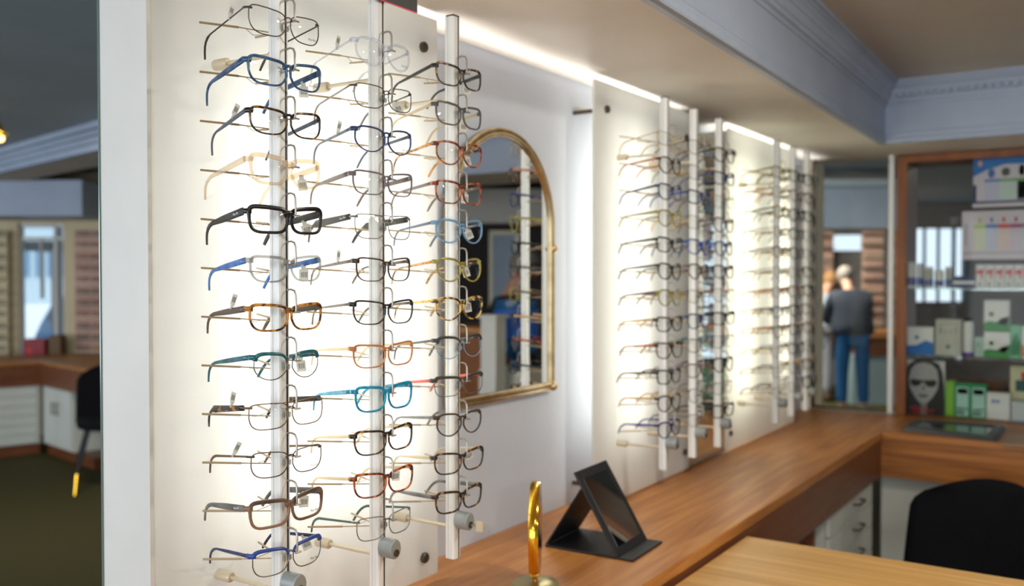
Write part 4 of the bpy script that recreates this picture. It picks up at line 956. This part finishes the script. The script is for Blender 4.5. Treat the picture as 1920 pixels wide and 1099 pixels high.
# street outside the left window: awning, parked car, pale facade
aw = thing('street_awning', 'dark awning seen through the far left window', 'awning', tuple(U(70, 11, zpy(478, 11))))
ubox(34, 102, 452, 470, 11, 1.0).build('canopy', pm('awning_cloth', lin(70, 84, 96), .8), aw)
for q_ in (40, 96): ubox(q_, q_+2, 470, 620, 11, .04).build('post', M_steeld, aw)
carp = U(95, 15, 0)
car = thing('parked_car', 'parked dark blue car outside the far left window', 'car', tuple(carp))
def cp(px, py, t=15): return U(px, t, zpy(py, t))
cbp = [(66, 676), (62, 630), (74, 604), (100, 560), (150, 548), (270, 550), (330, 600), (420, 612), (432, 640), (430, 676)]
MB().prism([cp(*q_) for q_ in cbp], FW*1.6).build('body', pm('car_paint', lin(70, 110, 150), .3), car, bevel=.05)
MB().prism([cp(*q_)-FW*.02 for q_ in [(86, 602), (106, 564), (160, 554), (160, 602)]], FW*.015).build('side_window', pm('car_window', lin(30, 60, 84), .1), car)
for q_ in (118, 366): MB().lathe(Vector((cp(q_, 640).x, cp(q_, 640).y, .18))-FW*.05, [(0, 0), (.30, 0), (.30, .2), (0, .2)], 20, FW).build('wheel', M_blackp, car)
fc = thing('street_facade', 'pale building facade across the street outside the far left window', 'building', tuple(U(60, 24, 0)))
ubox(-60, 220, 380, 570, 24, 1.0).build('front', pm('facade', lin(206, 222, 232), .8), fc)
for q_ in range(0, 200, 22): ubox(q_, q_+10, 470, 520, 23.95, .04).build('window', pm('facade_glass', lin(110, 150, 180), .2), fc)
struct(MB().obox(U(-200, 11.5, -.22), U(300, 11.5, 0)-U(-200, 11.5, 0), FW*16, Vector((0, 0, .1))).build('ground', noisy('asphalt', lin(120, 124, 128), lin(136, 140, 144), (6, 6, 6), .9)))
# goods on the window sill
ts = 8.45
rb = thing('red_box', 'red box with a sticker on the far left window sill', 'box', tuple(U(62, ts, zpy(668, ts))))
ubox(42, 82, 636, 668, ts, .12).build('carton', pm('redbox', lin(150, 30, 40), .5), rb, bevel=.004)
ubox(48, 60, 652, 664, ts-.003, .002).build('sticker', pm('redbright', lin(210, 30, 40), .5), rb)
bb = thing('brown_box', 'brown cardboard box right of the red box on the sill', 'box', tuple(U(100, ts, zpy(668, ts))))
ubox(90, 112, 629, 668, ts, .12).build('carton', pm('brownbox', lin(110, 84, 50), .6), bb, bevel=.004)
# counter L with a concave corner at px 72
tc_ = 7.75; Cn = U(74, tc_, 0); rd = (RT*.72-FW*.69).normalized(); ld = (-RT*.80-FW*.60).normalized()
def run(d, L_, z0, z1, back, inset=0):
    perp = Vector((-d.y, d.x, 0)); 
    if perp.dot(FW) < 0: perp = -perp
    return MB().obox(Cn+perp*inset+Vector((0, 0, z0)), d*L_, perp*(back-inset), Vector((0, 0, z1-z0)))
zt1 = zpy(683, tc_); zf0 = zpy(723, tc_)
lc = thing('far_counter', 'walnut counter with white cupboards beneath the far left window', 'counter', tuple(Cn))
run(rd, 1.0, zf0, zt1, .45).build('fascia', M_woodd, lc); run(ld, 2.4, zf0+.001, zt1+.001, .45).build('fascia', M_woodd, lc)
MB().prism([Cn+Vector((0, 0, zt1+.002)), Cn+rd*1.0+Vector((0, 0, zt1+.002)), Cn+rd*1.0+FW*1.1+Vector((0, 0, zt1+.002)), Cn+FW*.78+Vector((0, 0, zt1+.002)), Cn+ld*2.4+FW*1.7+Vector((0, 0, zt1+.002)), Cn+ld*2.4+Vector((0, 0, zt1+.002))], (0, 0, .02)).build('worktop', M_wood, lc)
run(rd, .62, .09, zf0, .44, .03).build('cupboard_carcass', M_white, lc); run(ld, 2.3, .09, zf0, .44, .03).build('drawer_carcass', M_white, lc)
run(rd, .95, 0, .089, .44, .05).build('plinth', M_woodd, lc); run(ld, 2.3, 0, .088, .44, .05).build('plinth', M_woodd, lc)
pr_r = Vector((-rd.y, rd.x, 0)); pr_r = pr_r if pr_r.dot(FW) > 0 else -pr_r
pr_l = Vector((-ld.y, ld.x, 0)); pr_l = pr_l if pr_l.dot(FW) > 0 else -pr_l
for k in range(2):
    o_ = Cn+rd*(.03+k*.29)+pr_r*.012+Vector((0, 0, .10))
    d = MB().obox(o_, rd*.285, pr_r*.016, Vector((0, 0, zf0-.105))).build('door', M_white, lc)
    hp_ = Cn+rd*(.275+k*.09)+pr_r*.008+Vector((0, 0, zf0-.12))
    MB().tube([hp_, hp_-pr_r*.02, hp_-pr_r*.02-Vector((0, 0, .09)), hp_-Vector((0, 0, .09))], .006, 6).build('handle', M_steeld, d)
for k in range(6):
    hh_ = (zf0-.10)/6; o_ = Cn+ld*.03+pr_l*.012+Vector((0, 0, .10+k*hh_))
    d = MB().obox(o_, ld*.9, pr_l*.016, Vector((0, 0, hh_-.012))).build('drawer', M_white, lc)
    hp_ = Cn+ld*.40+pr_l*.008+Vector((0, 0, .10+(k+.5)*hh_))
    MB().tube([hp_, hp_-pr_l*.02, hp_-pr_l*.02+ld*.1, hp_+ld*.1], .005, 6).build('handle', M_steeld, d)
# spectacle racks on the far walls
M_rackpink = noisy('rack_back', lin(190, 150, 134), lin(214, 176, 158), (3, 3, 3), .7); 
def rack(label, px0, px1, py0, py1, t, m, rows=10, cols=5, seed=0, grp=None):
    rnd = random.Random(seed)
    r = thing('spectacle_rack', label, 'rack', tuple(U((px0+px1)/2, t, zpy(py1, t))), grp)
    ubox(px0, px1, py0, py1, t, .05).build('backboard', m, r)
    zz0, zz1 = zpy(py1, t), zpy(py0, t); W_ = (px1-px0)/F*t
    for i in range(rows):
        z = zz0+(zz1-zz0)*(i+.5)/rows; sh = MB(); a = U(px0, t-.06, z-.008); sh.obox(a, RT*W_*t/t, FW*.058, Vector((0, 0, .008))); sh.build('shelf', M_steeld if i % 3 else M_cream, r)
    fr_ = MB()
    for i in range(rows):
        z = zz0+(zz1-zz0)*(i+.5)/rows
        for j in range(cols):
            c_ = U(px0, t-.05, z+.022)+RT*W_*(j+.5)/cols
            fr_.mat(rnd.choice([A['black'], A['black'], A['darkbrown'], A['tortred'], A['orange'], A['taupe']]))
            for sg in (-1, 1):
                fr_.tube([c_+RT*(sg*.032+.026*math.cos(q_))+Vector((0, 0, .018*math.sin(q_))) for q_ in [2*PI*n_/10 for n_ in range(10)]], .004, 4, closed=True)
    o = fr_.build('small_eyeglasses', None, r); o['kind'] = 'stuff'
    return r
rack('spectacle rack on the far wall right of the far left window', 140, 200, 432, 668, 8.63, M_rackpink, 11, 2, 1)
rack('spectacle rack cut by the left edge of the picture', -60, 14, 432, 668, 8.63, M_far, 11, 2, 2)
shell_chair('black chair with a brass leg tip before the far counter at left', tuple(U(206, 6.6, 0)), YAW+math.radians(205), zpy(688, 6.6), .46, True, .03)
# ceiling lamp at the left edge
lp = U(-2, 5.6, zpy(262, 5.6)); 
cl = thing('brass_ceiling_lamp', 'brass ceiling lamp glowing warm at the left edge', 'ceiling lamp', tuple(lp))
MB().lathe(lp+Vector((0, 0, .0)), [(0, .02), (.055, .02), (.060, .035), (.058, .05), (.03, .06), (.02, .10), (0, .10)], 24).build('lamp_shade', M_gold, cl, smooth=True)
MB().tube([lp+Vector((0, 0, .1)), (lp.x, lp.y, 2.449)], .008, 8).build('rod', M_brass, cl)
MB().lathe(lp, [(0, -.02), (.03, -.012), (.038, .0), (.036, .018), (0, .019)], 20).build('bulb', pm('lamp_glow', (1, .7, .3), .5, emit=(1, .62, .22), es=4), cl, smooth=True)

# ================================================================== ROOM BEYOND THE CORNER PANE
tR = 12.6
bwm = MB()
def wallpiece(m_, p0, p1, z0, z1, t, th=.15): m_.obox(U(p0, t, z0), U(p1, t, 0)-U(p0, t, 0), FW*th, Vector((0, 0, z1-z0)))
for (p0, p1, z0, z1) in ((1150, 1556, 0, 2.45), (1622, 1712, 0, 2.45), (1556, 1622, 0, zpy(470, tR)), (1556, 1622, zpy(440, tR), 2.45), (1712, 1812, 0, zpy(566, tR)), (1712, 1812, zpy(428, tR), 2.45), (1812, 2500, 0, 2.45)):
    wallpiece(bwm, p0, p1, z0, z1, tR)
struct(bwm.build('wall_rear', pm('far_dark_wall', lin(124, 118, 116), .8)))
wn = MB()
for p0, p1 in ((1712, 1716), (1733, 1736), (1759, 1762), (1787, 1792), (1808, 1812)):
    wn.obox(U(p0, tR, zpy(566, tR)), U(p1, tR, 0)-U(p0, tR, 0), FW*.06, Vector((0, 0, zpy(428, tR)-zpy(566, tR))))
struct(wn.build('window_3', pm('blue_mullion', lin(90, 120, 150), .5)))
struct(ubox(1480, 1700, 350, 428, 8.4, .5).build('trim_7', M_trim))
struct(ubox(1480, 1700, 336, 350, 8.3, .6).build('trim_8', MATS['blue_daylit_ceiling']))
rack('brownish spectacle rack behind the woman', 1522, 1562, 434, 640, 12.3, M_rackpink, 9, 4, 3)
rack('brownish spectacle rack right of the man in the dark jacket', 1618, 1656, 430, 618, 11.5, M_rackpink, 9, 4, 4)
rack('second spectacle rack right of the man, nearest the pane edge', 1668, 1702, 430, 618, 11.5, M_rackpink, 9, 4, 5)
dk = thing('reception_desk', 'brown desk with pale panel in front of the man in jeans', 'desk', tuple(U(1660, 10.75, 0)))
tD = 10.7
ubox(1612, 1720, 622, 634, tD, .6).build('desk_top', M_wood, dk); ubox(1616, 1716, 634, 668, tD+.02, .55).build('dark_band', M_woodd, dk)
s_ = MB(); s_.obox(U(1600, tD+.03, 0), U(1716, tD+.03, 0)-U(1600, tD+.03, 0), FW*.5, Vector((0, 0, zpy(668, tD+.03)))); s_.build('front_panel', pm('pale_blue_panel', lin(150, 172, 178), .5), dk)
rg = thing('dark_mat', 'dark doormat on the floor behind the corner pane', 'mat', tuple(U(1650, 9.2, 0)))
MB().prism([onz(1625, 790, .001), onz(1700, 792, .001), onz(1700, 772, .001), onz(1632, 772, .001)], (0, 0, .008)).build('mat_pile', M_blackp, rg)

# ------------------------------------------------------------------ people
def skin_mesh(name, segs, m, parent, sub=1):
    """segs: list of chains, each a list of (point, radius); chains that start at an existing point are joined there"""
    verts, rad, edges, idx = [], [], [], {}
    for ch in segs:
        prev = None
        for p, r_ in ch:
            k = tuple(round(c, 4) for c in p)
            if k not in idx: idx[k] = len(verts); verts.append(p); rad.append(r_)
            i = idx[k]
            if prev is not None and prev != i: edges.append((prev, i))
            prev = i
    me = bpy.data.meshes.new(name); me.from_pydata([tuple(v) for v in verts], edges, [])
    o = bpy.data.objects.new(name, me); C.objects.link(o)
    sk = o.modifiers.new('skin', 'SKIN'); sk.use_smooth_shade = True
    for i, r_ in enumerate(rad):
        v = me.skin_vertices[0].data[i]; v.radius = (r_, r_) if not isinstance(r_, tuple) else r_; v.use_root = (i == 0)
    ss = o.modifiers.new('sub', 'SUBSURF'); ss.levels = ss.render_levels = sub
    dg = bpy.context.evaluated_depsgraph_get(); dg.update()
    m2 = bpy.data.meshes.new_from_object(o.evaluated_get(dg)); o.modifiers.clear(); o.data = m2; bpy.data.meshes.remove(me)
    m2.materials.clear(); m2.materials.append(m)
    for p in m2.polygons: p.use_smooth = True
    if parent is not None: o.parent = parent
    return o
M_skin = pm('skin', lin(200, 150, 124), .55)
def person(label, loc, rz, Hh, bend, hair, coat, trousers, shoes, coat_low=.02, arm='forward', head_down=.05, build=1.0, longcoat=False):
    """faces +y locally"""
    r = thing('person', label, 'person', loc, None, rz); k = Hh/1.75
    V = lambda x, y, z: Vector((x*k, y*k, z*k))
    pel = V(0, 0, .93); 
    def up(d, x=0, y=0): return Vector((x*k, pel.y+math.sin(bend)*d*k+y*k, pel.z+math.cos(bend)*d*k))
    waist = up(.14); chest = up(.34); neck = up(.53); nk2 = up(.58, 0, .02); hd = up(.66, 0, .03+head_down); ht = up(.76, 0, .05+head_down)
    B = build
    body = [[(pel, .13*k), (waist, .12*k), (chest, .14*k), (neck, .062*k), (nk2, .055*k), (hd, .083*k), (ht, .072*k)]]
    coats = [[(pel+Vector((0, 0, -.05*k if not longcoat else -.30*k)), ((.175 if not longcoat else .215)*k*B, (.135 if not longcoat else .17)*k*B)), (pel+Vector((0, 0, .03*k)), (.175*k*B, .135*k*B)), (waist, (.172*k*B, .135*k*B)), (chest, (.185*k*B, .145*k*B)), (up(.45), (.15*k*B, .12*k*B)), (neck, (.075*k, .07*k))]]
    legs = []; shoe = []
    for sg in (-1, 1):
        sh = up(.45, sg*.17); 
        if arm == 'forward': el = sh+V(sg*.05, .10, -.27); wr = el+V(-sg*.06, .22, .0); hn = wr+V(-sg*.01, .075, -.01)
        else: el = sh+V(sg*.05, .02, -.29); wr = el+V(0, .10, -.23); hn = wr+V(0, .03, -.07)
        body.append([(chest, .14*k), (sh, .06*k), (el, .042*k), (wr, .027*k), (hn, (.040*k, .018*k))])
        fd = (hn-wr).normalized(); sd = Vector((1, 0, 0)); sd = (sd-fd*sd.dot(fd)).normalized(); dn = Vector((0, .2, -1)).normalized()
        for fi, (off, ln) in enumerate(((-.026, .062), (-.009, .072), (.009, .068), (.026, .054))):
            p0 = hn+sd*off*k+fd*.004*k
            body.append([(hn, .02*k)] and [(p0, .0095*k), (p0+fd*ln*.5*k+dn*.010*k, .009*k), (p0+fd*ln*.8*k+dn*.034*k, .0075*k)])
        p0 = wr+fd*.03*k-sd*sg*.022*k
        body.append([(p0, .011*k), (p0+fd*.03*k-sd*sg*.024*k+dn*.008*k, .010*k), (p0+fd*.055*k-sd*sg*.026*k+dn*.020*k, .008*k)])
        coats.append([(chest, (.185*k*B, .145*k*B)), (sh, .082*k*B), (el, .062*k*B), (wr-(wr-el)*.08, .046*k)])
        hip = V(sg*.095, 0, .88); kn = V(sg*.115, .02, .49); an = V(sg*.12, -.01, .09)
        body.append([(pel, .13*k), (hip, .085*k), (kn, .055*k), (an, .038*k), (V(sg*.125, .13, .035), .032*k)])
        legs.append([(V(0, 0, .90), .13*k), (hip, .105*k), (kn, .078*k), (V(sg*.12, -.005, .11), .062*k)])
        shoe.append([(V(sg*.12, -.04, .045), .044*k), (V(sg*.122, .04, .048), .046*k), (V(sg*.130, .17, .034), .034*k)])
    skin_mesh('body', body, M_skin, r, 1)
    skin_mesh('jacket' if not longcoat else 'coat', coats, coat, r, 2)
    skin_mesh('trousers', legs, trousers, r, 2)
    for s_ in shoe: skin_mesh('shoe', [s_], shoes, r, 1)
    # hair cap hugging the crown and the back of the head
    hb = MB(); nu, nv = 20, 10; vs = []; hc = (hd+ht)/2+Vector((0, -.006*k, .012*k))
    for j in range(nv+1):
        th = PI*.62*j/nv
        for i in range(nu):
            ph = 2*PI*i/nu; d_ = Vector((math.sin(th)*math.cos(ph), math.sin(th)*math.sin(ph), math.cos(th)))
            cut = .55 if d_.y > .35 else 1
            d2 = Vector((d_.x*.098, d_.y*.112, max(d_.z, -.45*(1 if d_.y < .2 else -.2))*.118)) if True else d_
            vs.append(hc+d2*k)
    fs = [(j*nu+i, (j+1)*nu+i, (j+1)*nu+(i+1) % nu, j*nu+(i+1) % nu) for j in range(nv) for i in range(nu)]
    MB().add(vs, fs).build('hair', hair, r, smooth=True, local=True, autosm=False)
    # face
    fc_ = MB(); fy = hd.y+.082*k
    fc_.mat(M_skin).lathe((0, fy, hd.z+.000*k), [(0, -.004), (.011*k, 0), (.010*k, .012*k), (0, .024*k)], 8, (0, 1, -.2))
    fc_.mat(pm('lip', lin(160, 90, 84), .5)).tube([(-.022*k, fy-.006*k, hd.z-.036*k), (0, fy+.001*k, hd.z-.034*k), (.022*k, fy-.006*k, hd.z-.036*k)], .004*k, 6)
    for sg in (-1, 1):
        fc_.mat(pm('eye_white', (.8, .8, .8), .2)).lathe((sg*.030*k, fy-.012*k, hd.z+.026*k), [(0, -.008*k), (.008*k, -.004*k), (.010*k, 0), (.006*k, .006*k), (0, .008*k)], 10, (0, 1, 0))
        fc_.mat(M_ink).lathe((sg*.030*k, fy-.005*k, hd.z+.026*k), [(0, 0), (.004*k, 0), (0, .002*k)], 8, (0, 1, 0))
        fc_.mat(M_skin).lathe((sg*.082*k, hd.y, hd.z+.012*k), [(0, -.006*k), (.020*k, -.003*k), (.022*k, .004*k), (0, .006*k)], 10, (1, .3, 0))
    fc_.build('face_features', None, r, smooth=True, local=True)
    return r
M_jacket = noisy('charcoal_jacket', lin(34, 42, 56), lin(46, 56, 72), (30, 30, 30), .85)
M_jeans = noisy('blue_jeans', lin(16, 78, 130), lin(30, 104, 160), (60, 60, 60), .8)
M_ltcoat = noisy('pale_grey_coat', lin(130, 140, 152), lin(156, 164, 174), (30, 30, 30), .85)
M_hgrey = noisy('grey_hair', lin(120, 112, 106), lin(150, 142, 134), (90, 90, 90), .8); M_hblond = noisy('blond_hair', lin(140, 100, 64), lin(172, 130, 86), (90, 90, 90), .8)
pp = U(1600, 10.0, 0); person('man in a charcoal jacket and blue jeans standing with his back turned', tuple(pp), YAW+math.radians(-6), 1.64, math.radians(24), M_hgrey, M_jacket, M_jeans, pm('pale_shoe', lin(150, 160, 166), .6), build=1.5)
pp = U(1535, 11.0, 0); person('blond woman in a pale grey coat, half hidden by the pane edge', tuple(pp), YAW+math.radians(-50), 1.56, math.radians(16), M_hblond, M_ltcoat, pm('pale_trousers', lin(150, 150, 160), .8), pm('brown_shoe', lin(70, 46, 30), .5), longcoat=True, arm='forward', build=1.05)

# ================================================================== THINGS SEEN IN THE ARCHED MIRROR
def Rf(px, py, t): p = EYE+ray(px, py)*t; return Vector((2*XM-p.x, p.y, p.z))
# water cooler
wp_ = Rf(968, 600, 5.25); rb_ = 34/F*5.25
wcx, wcy = wp_.x, wp_.y; zc0 = H+(515-690)/F*5.25; zc1 = H+(515-562)/F*5.25
co_ = thing('water_cooler', 'white water cooler with a blue bottle, reflected in the arched mirror', 'water cooler', (wcx, wcy, 0))
MB().box((wcx-.15, wcy-.16, 0), (wcx+.15, wcy+.16, zc0-.002)).build('cabinet', M_white, co_, bevel=.01)
M_bottle = crystal('water_bottle_blue', lin(40, 110, 170), .55)
hb_ = zc1-zc0
MB().lathe((wcx, wcy, zc0), [(0, 0), (.03, 0), (.035, .05), (.12, .09), (.125, .13), (.118, .15), (.125, .17), (.125, hb_-.1), (.118, hb_-.08), (.125, hb_-.06), (.12, hb_), (.0, hb_)], 28).build('bottle', M_bottle, co_, smooth=True)
MB().lathe((wcx, wcy, zc0+.15), [(.126, .02), (.1275, .02), (.1275, .18), (.126, .18)], 28).build('bottle_label', pm('label_blue', lin(30, 90, 190), .5), co_, smooth=True)
MB().tube([(wcx-.05, wcy-.161, zc0-.12), (wcx-.05, wcy-.20, zc0-.13), (wcx-.05, wcy-.20, zc0-.16)], .010, 8).build('tap', kB, co_)
pc_ = Rf(925, 600, 5.0)
pc = thing('white_pedestal', 'slim white pedestal beside the water cooler, reflected in the arched mirror', 'pedestal', (pc_.x, pc_.y, 0))
MB().box((pc_.x-.05, pc_.y-.05, 0), (pc_.x+.05, pc_.y+.05, H+(515-596)/F*5.0)).build('column', M_board, pc, bevel=.006)
MB().box((pc_.x-.062, pc_.y-.062, H+(515-596)/F*5.0), (pc_.x+.062, pc_.y+.062, H+(515-590)/F*5.0)).build('cap', M_board, pc)
pm_ = Rf(950, 500, 6.2)
person('elderly man in a dark green jumper, reflected in the arched mirror', (pm_.x, pm_.y, 0), math.radians(75), 1.66, math.radians(4), M_hgrey, noisy('dark_green_jumper', lin(26, 36, 28), lin(34, 44, 36), (40, 40, 40), .9), pm('dark_trousers', lin(36, 36, 42), .8), M_blackp, arm='down')
# dark wall and doorway reflected
dw = MB()
def rbox(m_, px0, px1, z0, z1, t, th=.1):
    a_ = Rf(px0, 500, t); b_ = Rf(px1, 500, t); e_ = b_-a_; e_.z = 0; n_ = Vector((-e_.y, e_.x, 0)).normalized()*th
    if n_.dot(Vector((a_.x-XM, a_.y-2, 0))) < 0: n_ = -n_
    m_.obox(Vector((a_.x, a_.y, z0)), e_, n_, Vector((0, 0, z1-z0)))
td = 8.5
for (p0, p1, z0, z1) in ((780, 922, 0, 2.45), (922, 968, 0, H+(515-590)/F*td), (922, 968, H+(515-440)/F*td, 2.45), (968, 1200, 0, 2.45)): rbox(dw, p0, p1, z0, z1, td)
struct(dw.build('wall_right_far', pm('dark_brown_wall', lin(48, 40, 38), .8)))
dw = MB()
for (p0, p1, z0, z1) in ((917, 923, H-.38, H+.38), (966, 972, H-.38, H+.38), (917, 972, H+.36, H+.40)): rbox(dw, p0, p1, z0, z1, td-.06, .06)
struct(dw.build('window_4', M_cream))
sh_ = MB(); rbox(sh_, 850, 1080, H+.42, H+.70, 7.6, .3); struct(sh_.build('trim_9', M_ceil))
# side shelf with brown boxes reflected at lower left
sb = Rf(893, 640, 5.6)
sb_ = thing('brown_side_shelf', 'brown wooden shelf reflected at the lower left of the arched mirror', 'shelf', (sb.x, sb.y, 0))
MB().box((sb.x-.22, sb.y-.2, 0), (sb.x+.10, sb.y+.15, H+(515-620)/F*5.6)).build('shelf_body', M_frame, sb_, bevel=.004)
MB().box((sb.x-.24, sb.y-.22, H+(515-620)/F*5.6), (sb.x+.12, sb.y+.16, H+(515-610)/F*5.6)).build('shelf_top', M_wood, sb_)
